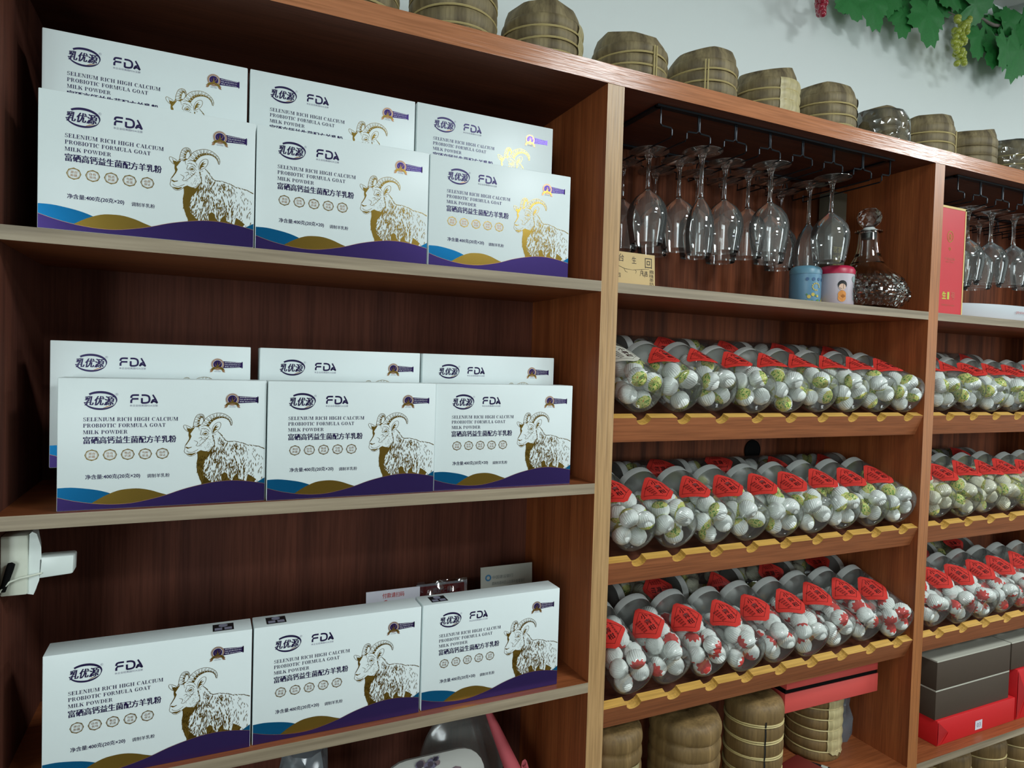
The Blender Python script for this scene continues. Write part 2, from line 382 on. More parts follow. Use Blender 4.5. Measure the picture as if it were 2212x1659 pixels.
for (a, b_) in ((XR1, XL2), (XR2, XL3)):
    for rz in RZ:
        X = Matrix.Translation((0, 0.001, rz)) @ Matrix.Rotation(SL, 4, 'X')
        mb = rack_board(a, b_, a + 0.068, 9)
        mb.v = [tuple(X @ Vector(p)) for p in mb.v]
        part('rack_board', mb, [MT['rack_face'], MT['rack_cut']], smooth=False)
        XB = Matrix.Translation((0, 0.001, rz)) @ Matrix.Rotation(radians(22 if rz > 0 else 19), 4, 'X')
        mb = MB().box((a, 0.026, -0.029), (b_, 0.278, -0.021)); mb.v = [tuple(XB @ Vector(p)) for p in mb.v]
        part('rack_base', mb, MT['walnut_y'], smooth=False)
        mb = rack_board(a, b_, a + 0.068, 9, L=0.036, T=0.012)
        X2 = X @ Matrix.Translation((0, 0.130, 0)); mb.v = [tuple(X2 @ Vector(p)) for p in mb.v]
        part('rack_rear_board', mb, [MT['rack_face'], MT['rack_cut']], smooth=False)
mb = MB(); mb.lathe([(0.0001, 0.0012), (0.024, 0.0012), (0.026, 0.0030), (0.027, 0.0005)], 24, 0, Matrix.Translation((1.564, BK-0.0005, 0.0075)) @ Matrix.Rotation(radians(90), 4, 'X'))
part('cable_hole', mb, MT['black_pl'], label='round black cable hole in the back panel')

# traced shapes: goat drawing in millimetres on the carton face; garland in metres
G = {"hornR_o":[[168.5,112.0],[172.1,118.4],[177.0,123.2],[183.5,126.3],[190.1,127.4],[196.8,126.1],[201.8,123.1],[205.7,119.2],[207.4,113.9],[206.7,109.4]],"hornR_i":[[177.2,108.8],[179.6,112.8],[182.8,116.5],[185.7,118.3],[188.5,119.6],[192.7,120.6],[196.9,120.3],[201.1,118.4],[204.1,114.8],[205.8,109.6]],"hornL_o":[[157.8,109.4],[158.2,113.5],[159.1,117.6],[160.5,121.7],[162.4,124.4],[164.7,125.7],[167.5,126.0],[170.0,124.8],[171.4,121.8],[172.0,118.3],[171.2,115.5]],"hornL_i":[[164.9,111.8],[165.2,114.6],[165.6,116.9],[166.2,118.8],[167.0,120.2],[167.8,121.1],[168.7,121.2],[169.5,120.6],[170.1,119.4],[170.5,117.7],[170.8,115.6]],"earL":[[155.3,106.1],[154.1,107.9],[151.2,109.5],[148.0,110.8],[146.3,110.7],[145.6,109.3],[146.3,106.7],[148.1,104.3],[150.1,102.4],[152.1,101.4]],"earLs":[[148.8,109.3],[150.9,106.1],[152.9,102.8]],"earLf":[[149.7,105.9],[152.9,106.4],[154.9,105.4],[152.5,101.4],[150.9,102.5]],"earR":[[181.8,98.2],[181.5,103.6],[183.3,109.3],[186.6,113.0],[190.3,114.5],[192.6,112.6],[192.2,108.0],[189.6,103.5],[185.5,100.1],[182.3,97.9]],"earRf":[[182.2,100.1],[183.0,104.7],[185.4,109.2],[188.7,111.5],[186.2,108.0],[190.4,108.6],[185.4,105.1],[188.8,104.7],[184.7,102.3],[183.5,99.4]],"face":[[155.7,105.9],[152.9,101.9],[152.2,96.5],[153.1,92.2],[150.3,86.4],[148.1,82.5],[147.6,78.0],[146.9,74.8],[147.9,72.3],[149.7,71.2],[151.8,68.6],[155.8,67.4],[160.6,69.8],[163.2,72.6]],"facef":[[155.7,106.4],[152.1,101.4],[152.0,96.5],[153.5,92.2],[149.2,84.5],[148.8,82.2],[153.9,90.5],[155.8,95.2],[154.2,98.6],[156.5,102.1],[160.1,108.0]],"mouth":[[150.1,75.5],[152.1,73.5],[156.5,72.7],[161.4,75.0],[164.2,76.9]],"nose":[[148.3,79.9],[151.3,77.8],[156.0,79.6],[156.3,80.6],[152.4,79.6],[149.2,80.9]],"chin":[[150.1,71.2],[152.2,69.5],[156.0,68.3],[160.2,70.7],[161.4,72.8],[157.0,71.1],[152.9,71.2]],"jaw":[[163.2,72.6],[167.8,75.3],[171.9,73.4],[177.6,75.1],[182.5,80.3]],"eye":[[169.1,98.1],[171.1,100.7],[174.0,101.6],[176.5,100.1],[176.7,97.9],[174.9,96.1],[171.6,96.0],[169.1,98.0]],"eyeb":[[170.8,98.8],[173.6,99.9],[175.7,98.7],[173.6,97.0],[171.2,97.4]],"brow1":[[167.8,108.3],[172.2,109.8],[177.2,107.9],[179.3,104.2]],"brow2":[[167.4,105.1],[171.5,105.7],[175.6,104.5],[178.1,101.3]],"brow3":[[168.3,103.4],[166.7,97.8],[169.2,96.3]],"cheek1":[[171.6,94.0],[174.9,91.8],[177.4,94.9]],"cheek2":[[164.4,92.0],[167.6,93.4],[169.2,91.0],[166.0,88.7]],"cheek3":[[161.2,82.6],[164.5,81.3],[170.9,86.7],[174.9,91.8]],"cheek4":[[161.7,106.9],[164.5,108.2],[165.0,104.7]],"cheek5":[[158.7,89.4],[163.6,86.6],[161.3,81.7]],"cheek6":[[170.9,92.1],[172.5,89.7],[175.8,91.9],[177.3,95.8]],"hair1":[[156.1,106.9],[157.8,109.7],[160.9,108.1],[164.9,111.4],[168.5,111.3],[164.1,108.1],[160.1,108.9]],"neck":[[188.8,101.1],[193.0,96.3],[197.3,89.6],[202.4,87.6],[210.8,87.5],[219.3,85.4],[228.0,82.0],[236.6,80.5],[244.5,78.9],[249.6,76.2]],"neck2":[[182.3,96.5],[183.6,91.3],[184.9,84.2],[182.6,74.8],[179.4,69.0]],"chest":[[163.2,72.6],[163.9,66.0],[162.8,57.7],[163.3,48.8],[165.1,40.9],[167.6,34.0],[170.1,27.6]],"chestf":[[163.2,73.0],[163.9,66.0],[162.6,57.7],[163.5,48.8],[165.2,40.1],[167.8,33.2],[170.1,27.1],[180.0,28.7],[176.6,35.6],[172.4,39.1],[170.3,46.1],[171.4,53.5],[172.9,60.9],[177.8,66.9],[181.8,74.7],[184.9,84.2],[182.5,79.3],[177.7,73.2],[171.9,74.3],[167.8,75.3]],"belly1":[[194.9,30.0],[193.9,40.0],[198.0,43.7],[201.4,41.8],[203.2,35.6],[208.3,29.8]],"belly2":[[227.1,30.1],[229.1,39.6],[233.0,37.3],[236.5,34.9],[240.5,31.6],[236.7,27.0]],"belly3":[[208.3,30.7],[210.8,37.4],[215.8,42.6],[216.8,33.5],[225.4,30.4]],"belly4":[[170.1,28.0],[172.5,37.3],[179.9,31.9],[183.3,29.1]],"belly5":[[182.9,56.7],[186.2,52.6],[190.3,57.7],[189.6,50.3],[186.3,46.3]],"body":[[163.9,65.1],[171.1,73.2],[182.5,78.4],[188.9,97.5],[197.3,87.8],[210.8,86.5],[228.0,81.6],[249.4,76.1],[250.1,32.8],[237.5,27.6],[224.5,30.7],[207.5,31.5],[190.7,30.5],[170.1,27.6],[165.1,40.9],[162.8,57.7]],"px":0.07900000000000006,"leaves":[[1.796,0.235,1.191,0.028,-0.01,-0.034],[1.881,0.225,1.196,0.01,-0.01,-0.064],[2.02,0.235,1.207,-0.008,-0.01,-0.059],[2.079,0.205,1.205,0.011,-0.01,-0.077],[2.091,0.255,1.258,-0.029,-0.01,-0.059],[2.273,0.235,1.304,0.036,-0.01,-0.026],[2.301,0.215,1.292,0.066,-0.01,0.018],[2.361,0.235,1.226,-0.018,-0.01,-0.065],[2.43,0.225,1.209,-0.031,-0.01,-0.062],[2.442,0.205,1.2,-0.024,-0.01,-0.064],[2.526,0.215,1.207,-0.04,-0.01,-0.081],[2.476,0.255,1.31,0.028,-0.01,-0.027],[2.495,0.235,1.299,0.047,-0.01,0.016],[2.447,0.255,1.264,-0.046,-0.01,-0.053],[2.544,0.225,1.287,0.002,-0.01,-0.049],[2.538,0.245,1.271,-0.063,-0.01,-0.064],[2.188,0.255,1.301,0.035,-0.01,-0.029],[1.973,0.245,1.252,-0.019,-0.01,-0.058],[2.577,0.235,1.325,0.014,-0.01,-0.05],[2.606,0.235,1.253,-0.019,-0.01,-0.068],[1.852,0.255,1.229,-0.042,-0.01,-0.052],[2.203,0.235,1.313,0.045,-0.01,-0.036],[2.131,0.265,1.303,-0.019,-0.01,-0.073],[2.631,0.235,1.299,0.003,-0.01,-0.063],[2.627,0.235,1.347,0.053,-0.01,-0.025]],"stem":[[1.71,0.25,1.203],[1.87,0.25,1.236],[2.042,0.25,1.27],[2.205,0.25,1.294],[2.3,0.25,1.287],[2.382,0.25,1.288],[2.468,0.25,1.286],[2.557,0.25,1.288],[2.66,0.25,1.302],[2.78,0.25,1.313]],"grapeG":[[2.217,0.21,1.231],[2.211,0.21,1.23],[2.297,0.228,1.255],[2.206,0.204,1.217],[2.198,0.201,1.216],[2.299,0.23,1.25],[2.248,0.206,1.223],[2.28,0.233,1.24],[2.277,0.22,1.237],[2.227,0.199,1.207],[2.274,0.237,1.237],[2.25,0.205,1.215],[2.298,0.234,1.232],[2.256,0.211,1.212],[2.219,0.198,1.198],[2.191,0.192,1.18],[2.194,0.204,1.187],[2.229,0.207,1.198],[2.261,0.211,1.202],[2.203,0.204,1.183],[2.215,0.206,1.186],[2.209,0.195,1.174],[2.233,0.228,1.197],[2.23,0.207,1.187],[2.182,0.192,1.162],[2.284,0.238,1.204],[2.211,0.191,1.166],[2.246,0.229,1.185],[2.24,0.221,1.18],[2.227,0.2,1.171],[2.222,0.209,1.169],[2.218,0.19,1.16],[2.233,0.229,1.18],[2.194,0.195,1.15],[2.233,0.2,1.161],[2.185,0.198,1.151],[2.203,0.192,1.146],[2.271,0.24,1.181],[2.236,0.229,1.167],[2.228,0.214,1.149],[2.185,0.192,1.133],[2.261,0.234,1.168],[2.212,0.192,1.13],[2.202,0.2,1.132],[2.196,0.197,1.127],[2.225,0.218,1.133],[2.29,0.235,1.157],[2.264,0.227,1.146],[2.216,0.2,1.12],[2.289,0.236,1.146],[2.258,0.23,1.138],[2.25,0.216,1.121],[2.229,0.203,1.112],[2.224,0.194,1.106],[2.275,0.223,1.12],[2.199,0.196,1.093],[2.225,0.193,1.099]],"grapeR":[[1.678,0.218,1.159],[1.679,0.201,1.15],[1.64,0.191,1.135],[1.716,0.23,1.17],[1.698,0.218,1.156],[1.708,0.224,1.165],[1.694,0.229,1.154],[1.656,0.191,1.128],[1.669,0.214,1.142],[1.673,0.197,1.128],[1.68,0.216,1.138],[1.687,0.231,1.147],[1.664,0.209,1.125],[1.675,0.202,1.125],[1.659,0.195,1.115],[1.694,0.234,1.137],[1.702,0.233,1.14],[1.71,0.234,1.144],[1.693,0.232,1.131],[1.66,0.198,1.105],[1.668,0.198,1.109],[1.681,0.217,1.114],[1.659,0.19,1.095],[1.675,0.214,1.11]]}
# ------------------------------------------------------------------ milk powder boxes
BW, BH, BD = 0.2525, 0.1735, 0.045
# Didone capitals: strokes as polygons on a 1-high grid; V thick stem, h hairline
def ell(cx, cy, rx, ry, tx, ty, a0, a1, n=10):
    o = [(cx + rx*cos(a0+(a1-a0)*i/n), cy + ry*sin(a0+(a1-a0)*i/n)) for i in range(n+1)]
    q = [(cx + (rx-tx)*cos(a0+(a1-a0)*i/n), cy + (ry-ty)*sin(a0+(a1-a0)*i/n)) for i in range(n+1)]
    return [[o[i], o[i+1], q[i+1], q[i]] for i in range(n)]
def rc(x0, y0, x1, y1): return [[(x0, y0), (x1, y0), (x1, y1), (x0, y1)]]
def pg(*p): return [list(p)]
K = 0.19; H_ = 0.06
def serif(x, y, w_=0.34): return rc(x - w_/2, y, x + w_/2, y + H_*0.8) if y < 0.5 else rc(x - w_/2, y - H_*0.8, x + w_/2, y)
GL = {
 'I': (0.42, rc(0.11, 0, 0.30, 1) + serif(0.205, 0, 0.4) + serif(0.205, 1, 0.4)),
 'L': (0.74, rc(0.11, 0, 0.30, 1) + serif(0.205, 1, 0.4) + rc(0.02, 0, 0.68, H_) + pg((0.62, 0), (0.70, 0), (0.70, 0.32), (0.66, 0.32))),
 'E': (0.80, rc(0.11, 0, 0.30, 1) + rc(0.02, 0, 0.72, H_) + rc(0.02, 1-H_, 0.70, 1) + rc(0.3, 0.48, 0.52, 0.54) + rc(0.49, 0.36, 0.54, 0.66) + rc(0.66, 0.7, 0.71, 1) + rc(0.69, 0, 0.74, 0.3)),
 'F': (0.76, rc(0.11, 0, 0.30, 1) + serif(0.205, 0, 0.4) + rc(0.02, 1-H_, 0.70, 1) + rc(0.3, 0.48, 0.52, 0.54) + rc(0.49, 0.36, 0.54, 0.66) + rc(0.66, 0.7, 0.71, 1)),
 'H': (1.0, rc(0.11, 0, 0.30, 1) + rc(0.68, 0, 0.87, 1) + rc(0.3, 0.47, 0.68, 0.53) + serif(0.205, 0, 0.4) + serif(0.205, 1, 0.4) + serif(0.775, 0, 0.4) + serif(0.775, 1, 0.4)),
 'T': (0.86, rc(0.33, 0, 0.52, 1) + serif(0.425, 0, 0.4) + rc(0.03, 1-H_, 0.82, 1) + rc(0.03, 0.7, 0.08, 1) + rc(0.77, 0.7, 0.82, 1)),
 'N': (1.0, rc(0.14, 0, 0.19, 1) + rc(0.78, 0, 0.83, 1) + pg((0.10, 1), (0.32, 1), (0.83, 0), (0.70, 0)) + serif(0.165, 0, 0.3) + serif(0.805, 1, 0.3) + serif(0.14, 1, 0.26)),
 'M': (1.16, rc(0.13, 0, 0.18, 1) + rc(0.84, 0, 1.03, 1) + pg((0.10, 1), (0.31, 1), (0.58, 0), (0.52, 0)) + pg((0.84, 1), (0.92, 1), (0.58, 0), (0.52, 0)) + serif(0.155, 0, 0.3) + serif(0.935, 0, 0.4) + serif(0.18, 1, 0.34) + serif(0.94, 1, 0.38)),
 'U': (0.94, rc(0.11, 0.3, 0.30, 1) + rc(0.74, 0.3, 0.79, 1) + ell(0.45, 0.32, 0.34, 0.32, 0.12, 0.07, pi, 2*pi) + serif(0.205, 1, 0.4) + serif(0.765, 1, 0.3)),
 'C': (0.86, ell(0.45, 0.5, 0.40, 0.51, 0.20, 0.05, 0.8, 2*pi-0.9, 14) + rc(0.74, 0.66, 0.79, 1)),
 'G': (0.94, ell(0.45, 0.5, 0.40, 0.51, 0.20, 0.05, 0.8, 2*pi-0.9, 14) + rc(0.62, 0.05, 0.80, 0.42) + rc(0.52, 0.38, 0.90, 0.42) + rc(0.74, 0.66, 0.79, 1)),
 'O': (0.92, ell(0.46, 0.5, 0.41, 0.51, 0.20, 0.05, 0, 2*pi, 18)),
 'D': (0.92, rc(0.11, 0, 0.30, 1) + ell(0.36, 0.5, 0.50, 0.50, 0.20, 0.05, -pi/2, pi/2, 10) + rc(0.02, 0, 0.4, H_) + rc(0.02, 1-H_, 0.4, 1)),
 'P': (0.80, rc(0.11, 0, 0.30, 1) + ell(0.40, 0.74, 0.36, 0.26, 0.17, 0.05, -pi/2, pi/2, 8) + rc(0.02, 1-H_, 0.42, 1) + rc(0.3, 0.48, 0.42, 0.53) + serif(0.205, 0, 0.4)),
 'B': (0.84, rc(0.11, 0, 0.30, 1) + ell(0.40, 0.76, 0.32, 0.24, 0.16, 0.05, -pi/2, pi/2, 8) + ell(0.40, 0.27, 0.38, 0.27, 0.18, 0.05, -pi/2, pi/2, 8) + rc(0.02, 1-H_, 0.42, 1) + rc(0.02, 0, 0.42, H_) + rc(0.3, 0.49, 0.42, 0.54)),
 'R': (0.92, rc(0.11, 0, 0.30, 1) + ell(0.40, 0.75, 0.34, 0.25, 0.17, 0.05, -pi/2, pi/2, 8) + rc(0.02, 1-H_, 0.42, 1) + rc(0.3, 0.48, 0.45, 0.53) + pg((0.42, 0.52), (0.58, 0.52), (0.80, 0.06), (0.90, 0), (0.68, 0)) + serif(0.205, 0, 0.4)),
 'A': (0.94, pg((0.44, 1), (0.50, 1), (0.16, 0), (0.11, 0)) + pg((0.40, 0.97), (0.52, 1), (0.86, 0), (0.64, 0)) + rc(0.24, 0.30, 0.68, 0.35) + serif(0.13, 0, 0.28) + serif(0.75, 0, 0.38)),
 'W': (1.30, pg((0.06, 1), (0.26, 1), (0.48, 0), (0.42, 0)) + pg((0.66, 1), (0.70, 1), (0.48, 0), (0.42, 0)) + pg((0.58, 1), (0.76, 1), (0.96, 0), (0.90, 0)) + pg((1.16, 1), (1.20, 1), (0.96, 0), (0.90, 0)) + serif(0.16, 1, 0.34) + serif(0.68, 1, 0.34) + serif(1.18, 1, 0.28)),
 'S': (0.70, ell(0.34, 0.74, 0.28, 0.27, 0.11, 0.06, 0.5, 1.5*pi, 10) + ell(0.34, 0.27, 0.30, 0.28, 0.12, 0.06, -pi+0.5, 0.5*pi, 10) + pg((0.12, 0.70), (0.28, 0.60), (0.62, 0.32), (0.46, 0.42)) + pg((0.10, 0.66), (0.34, 0.47), (0.34, 0.55), (0.2, 0.75)) + rc(0.56, 0.72, 0.60, 1) + rc(0.04, 0, 0.08, 0.3)),
 'K': (0.96, rc(0.11, 0, 0.30, 1) + pg((0.3, 0.42), (0.3, 0.36), (0.84, 1), (0.76, 1)) + pg((0.40, 0.54), (0.56, 0.70), (0.92, 0), (0.70, 0)) + serif(0.205, 0, 0.4) + serif(0.205, 1, 0.4) + serif(0.80, 0, 0.34) + serif(0.80, 1, 0.3)),
 ' ': (0.40, []),
}
def didone(mb, s, x0, x1, z0, z1, y, m=0):
    W = sum(GL[c][0] for c in s) + 0.05*(len(s)-1); sx = (x1-x0)/W; x = 0
    for c in s:
        for p in GL[c][1]:
            mb.poly([(x0 + (x + a)*sx, y, z0 + b_*(z1-z0)) for a, b_ in p], m)
        x += GL[c][0] + 0.05
def strokes(mb, pts, w0, w1, y, m=0, wm=None):
    """tapered ribbon through 2d pts (in mm)"""
    P = [Vector((p[0], p[1])) for p in pts]; n = len(P); L = []; Rr = []
    for k, p in enumerate(P):
        d = P[min(k+1, n-1)] - P[max(k-1, 0)]
        if d.length == 0: d = Vector((1, 0))
        d.normalize(); nn = Vector((-d.y, d.x)); t = k/(n-1)
        w_ = (w0*(1-t) + w1*t) if wm is None else (w0*(1-t)**2 + 2*wm*t*(1-t) + w1*t*t)
        L.append(p + nn*w_/2); Rr.append(p - nn*w_/2)
    vs = [(p.x/1000, y, p.y/1000) for p in L] + [(p.x/1000, y, p.y/1000) for p in Rr]
    mb.add(vs, [(i, i+1, n+i+1, n+i) for i in range(n-1)], m)
def smooth2(pts, k=3):
    out = []
    n = len(pts)
    for i in range(n-1):
        p0 = pts[max(i-1, 0)]; p1 = pts[i]; p2 = pts[i+1]; p3 = pts[min(i+2, n-1)]
        for j in range(k):
            t = j/k
            out.append(tuple(0.5*((2*p1[a]) + (-p0[a]+p2[a])*t + (2*p0[a]-5*p1[a]+4*p2[a]-p3[a])*t*t + (-p0[a]+3*p1[a]-3*p2[a]+p3[a])*t**3) for a in (0, 1)))
    out.append(tuple(pts[-1])); return out
def inside(p, poly):
    c = False; n = len(poly)
    for i in range(n):
        a, b_ = poly[i], poly[i-1]
        if (a[1] > p[1]) != (b_[1] > p[1]) and p[0] < (b_[0]-a[0])*(p[1]-a[1])/(b_[1]-a[1]) + a[0]: c = not c
    return c
def fillpoly(mb, pts, y, m=0):
    mb.poly([(p[0]/1000, y, p[1]/1000) for p in pts], m)
Y1 = -0.00025
def make_goat():
    mb = MB(); rg = random.Random(3)
    def ln(k, w0=0.5, w1=0.5, wm=None, s=3): strokes(mb, smooth2(G[k], s), w0, w1, Y1, 0, wm)
    for k in ('chestf', 'belly1', 'belly2', 'belly3', 'belly4', 'earLf', 'earRf', 'facef', 'chin', 'nose', 'hair1', 'eyeb'): fillpoly(mb, G[k], Y1)
    for a, b_ in (('hornR_o', 'hornR_i'), ('hornL_o', 'hornL_i')):
        o = smooth2(G[a], 4); q = smooth2(G[b_], 4)
        strokes(mb, o, 0.55, 0.5, Y1); strokes(mb, q, 0.55, 0.5, Y1)
        nn = 24 if a == 'hornR_o' else 15
        for i in range(nn):
            t = (i+0.5)/nn; p = o[int(t*(len(o)-1))]; r_ = q[int(t*(len(q)-1))]
            mid = ((p[0]*0.45+r_[0]*0.55), (p[1]*0.45+r_[1]*0.55))
            strokes(mb, [r_, ((r_[0]+p[0])/2-0.15, (r_[1]+p[1])/2), p], 0.85 if i % 2 else 0.5, 0.22, Y1)
            if i % 2 == 0:
                p2 = o[int(min(1, t+0.5/nn)*(len(o)-1))]; r2 = q[int(min(1, t+0.9/nn)*(len(q)-1))]
                m1 = (r_[0]*0.65+p[0]*0.35, r_[1]*0.65+p[1]*0.35); m2 = (r2[0]*0.65+p2[0]*0.35, r2[1]*0.65+p2[1]*0.35)
                fillpoly(mb, [r_, r2, m2, m1], Y1)
    for k in ('earL', 'earR', 'face', 'mouth', 'jaw', 'eye', 'brow1', 'brow2', 'brow3'): ln(k)
    for k in ('earLs', 'cheek1', 'cheek2', 'cheek3', 'cheek4', 'cheek5', 'cheek6'): ln(k, 0.2, 0.2, 0.9)
    # ragged neck, back and chest edges
    for k, dx, dz in (('neck', 1.5, -0.9), ('neck2', 0.5, -2.2), ('chest', 0.7, -2.0)):
        pts = smooth2(G[k], 5)
        for p in pts:
            for j in range(2):
                q = (p[0] + rg.uniform(-0.5, 0.5), p[1] + rg.uniform(-0.6, 0.6)); l = rg.uniform(0.8, 1.6)
                strokes(mb, [q, (q[0] + dx*l*0.6, q[1] + dz*l*0.5), (q[0] + dx*l, q[1] + dz*l)], 0.2, 0.05, Y1, 0, 1.2)
    # short fur on the head
    fc = G['face'] + [G['jaw'][-1], G['neck'][0], G['brow1'][0]]
    cnt = 0
    while cnt < 60:
        p = (rg.uniform(165, 205), rg.uniform(60, 112))
        if not inside(p, fc): continue
        cnt += 1; a = rg.uniform(-2.4, -1.7); l = rg.uniform(1.2, 2.6)
        strokes(mb, [p, (p[0]+cos(a)*l*0.5, p[1]+sin(a)*l*0.5), (p[0]+cos(a+0.2)*l, p[1]+sin(a+0.2)*l)], 0.05, 0.05, Y1, 0, 0.5)
    # body fur
    bd = G['body']; xs = [p[0] for p in bd]; zs = [p[1] for p in bd]; cnt = 0
    while cnt < 600:
        p = (rg.uniform(min(xs), max(xs)), rg.uniform(min(zs), max(zs)))
        if not inside(p, bd): continue
        u = (p[0]-min(xs))/(max(xs)-min(xs)); vv = (p[1]-min(zs))/(max(zs)-min(zs))
        if u > 0.72 and rg.random() < 0.65: continue
        if u < 0.3 and vv > 0.75 and rg.random() < 0.5: continue
        cnt += 1
        a = -pi/2 - 0.15 + 0.28*sin(p[0]*0.35 + p[1]*0.12) + (0.45*u if vv > 0.5 else 0.0); l = rg.uniform(3.0, 7.0)*(0.9 if u > .7 else 1)
        c = rg.uniform(-0.3, 0.3)
        strokes(mb, [p, (p[0]+cos(a)*l*0.5, p[1]+sin(a)*l*0.5), (p[0]+cos(a+c)*l, p[1]+sin(a+c)*l)], 0.1, 0.05, Y1, 0, rg.uniform(1.1, 2.8)*(0.7 if u > .7 else 1))
    # clip: keep inside the box face and above the purple hill handled by draw order
    mb.v = [(min(p[0], BW-0.0015), p[1], max(p[2], 0.024)) for p in mb.v]
    return mb
def bez_poly(top, z0=0.0005):
    return top
def make_carton():
    t = thing('milk_powder_box', 'x', 'box')
    mb = MB().box((0, 0, 0), (BW, BD, BH)); mb.build('carton', MT['carton'], t, bevel=0.0012)
    # wave bands
    mb = MB()
    pur = smooth2([(0.8, 18.3), (15.1, 13.8), (29.9, 10.3), (47.4, 7.4), (65.2, 6.0), (84.6, 6.6), (104.3, 10.0), (124.4, 14.9), (144.8, 21.6), (165.6, 26.7), (186.8, 30.4), (208.5, 31.3), (230.7, 29.1), (251.8, 24.8)], 3)
    def band(top, bot, y, m):
        n = len(top); mb.add([(p[0]/1000, y, p[1]/1000) for p in top] + [(p[0]/1000, y, p[1]/1000) for p in bot], [(n+i, n+i+1, i+1, i) for i in range(n-1)], m)
    def curve(x):
        for i in range(len(pur)-1):
            if pur[i][0] <= x <= pur[i+1][0]:
                f = (x-pur[i][0])/(pur[i+1][0]-pur[i][0]); return pur[i][1]*(1-f)+pur[i+1][1]*f
        return pur[-1][1] if x > 100 else pur[0][1]
    bl = smooth2([(0.8, 30.6), (15.0, 30.8), (29.7, 29.0), (44.7, 26.1), (57.4, 22.0), (68, 17)], 3)
    band(bl, [(p[0], curve(p[0])) for p in bl], -0.0003, 1)
    hl = smooth2([(38.6, 9.0), (52.3, 17.5), (67.6, 24.1), (80.5, 26.0), (93.5, 25.8), (106.8, 22.8), (117.6, 18.7), (127.1, 15.4)], 3)
    band(hl, [(p[0], min(p[1], curve(p[0]))) for p in hl], -0.00035, 2)
    band([(238, 25.5), (251.8, 33.8)], [(238, 25), (251.8, 24)], -0.0004, 1)
    band(pur, [(p[0], 0.7) for p in pur], -0.0005, 0)
    band([(p[0], p[1]+0.45) for p in pur], pur, -0.00052, 3)
    mb.build('wave_print', [MT['purple'], MT['blue'], MT['gold'], MT['bronze']], t, smooth=False)
    make_goat().build('goat_print', MT['gold'], t, smooth=False)
    # brand mark
    mb = MB(); cx_, cz_ = 47.4, 144.6
    top = [(cx_ + 18.3*cos(a), cz_ + 10.6*sin(a)) for a in [radians(d) for d in range(134, -31, -6)]]
    strokes(mb, top, 2.4, 0.25, Y1, 0, 4.4)
    bot = [(cx_ + 18.6*cos(a), cz_ + 11.6*sin(a)) for a in [radians(d) for d in range(196, 345, 6)]]
    strokes(mb, bot, 0.6, 0.25, Y1, 0, 4.6)
    strokes(mb, [(50, 134.2), (55, 136.3), (61, 137.6)], 0.2, 0.2, Y1-0.00005, 1, 2.4)
    for e_ in (0, 0.00035, 0.0007): put_text(mb, '乳优源', 0.0283+e_, 0.0615+e_, 0.1378, 0.1502, Y1-0.0001-e_*0.02, bold=0.004, slant=0.16)
    for q in range(10):
        a = 2*pi*q/10; a2 = 2*pi*(q+1)/10
        strokes(mb, [(65.9+1.5*cos(a), 152.6+1.5*sin(a)), (65.9+1.5*cos(a2), 152.6+1.5*sin(a2))], 0.25, 0.25, Y1, 2)
    put_text(mb, 'R', 0.0653, 0.0665, 0.1519, 0.1534, Y1, m=2)
    mb.build('brand_mark', [MT['navy'], MT['bronze'], MT['greytext']], t, smooth=False)
    # FDA mark
    mb = MB(); w_ = 2.4
    strokes(mb, smooth2([(82.5, 147.8), (82.9, 150.2), (85, 151.6), (91.5, 151.7)], 3), w_, w_, Y1)
    strokes(mb, [(82.6, 141), (82.6, 144.2), (84, 146.6), (91, 146.7)], w_, w_, Y1)
    strokes(mb, smooth2([(94.6, 151.6), (99.5, 151.6), (103, 150), (104, 146.2), (103, 142.6), (99.5, 141.3), (94.8, 141.3)], 3), w_, w_, Y1)
    strokes(mb, [(95.0, 147.8), (95.0, 141.0)], w_, w_, Y1)
    strokes(mb, [(106.2, 141.0), (108, 145.2), (110.4, 146.0)], w_, w_*0.9, Y1); strokes(mb, [(107.8, 152.4), (111, 146.5), (113.2, 141)], w_*0.8, w_, Y1)
    strokes(mb, [(105.6, 141.6), (109.5, 143.6), (113.6, 141.2)], w_*0.8, w_, Y1)
    put_text(mb, '本企业经美国FDA注册', 0.0808, 0.1140, 0.1362, 0.1391, Y1, m=1)
    mb.build('certificate_mark', [MT['navy'], MT['greytext']], t, smooth=False)
    mb = MB()
    didone(mb, 'SELENIUM RICH HIGH CALCIUM', 0.0283, 0.139, 0.1170, 0.1220, Y1)
    didone(mb, 'PROBIOTIC FORMULA GOAT', 0.0283, 0.1238, 0.1088, 0.1138, Y1)
    didone(mb, 'MILK POWDER', 0.0283, 0.0790, 0.1002, 0.1051, Y1)
    for e_ in (0, 0.00028, 0.00056): put_text(mb, '富硒高钙益生菌配方羊乳粉', 0.0284+e_, 0.1364+e_, 0.0872, 0.0970, Y1-e_*0.02, bold=0.003)
    put_text(mb, '净含量:400克(20克×20)', 0.0314, 0.0940, 0.0396, 0.0468, Y1, bold=0.004)
    put_text(mb, '净含量:400克(20克×20)', 0.0316, 0.0942, 0.0396, 0.0468, Y1-0.00001, bold=0.004)
    put_text(mb, '调制羊乳粉', 0.1023, 0.1295, 0.0398, 0.0452, Y1, bold=0.005)
    mb.build('lettering', MT['navy'], t, smooth=False)
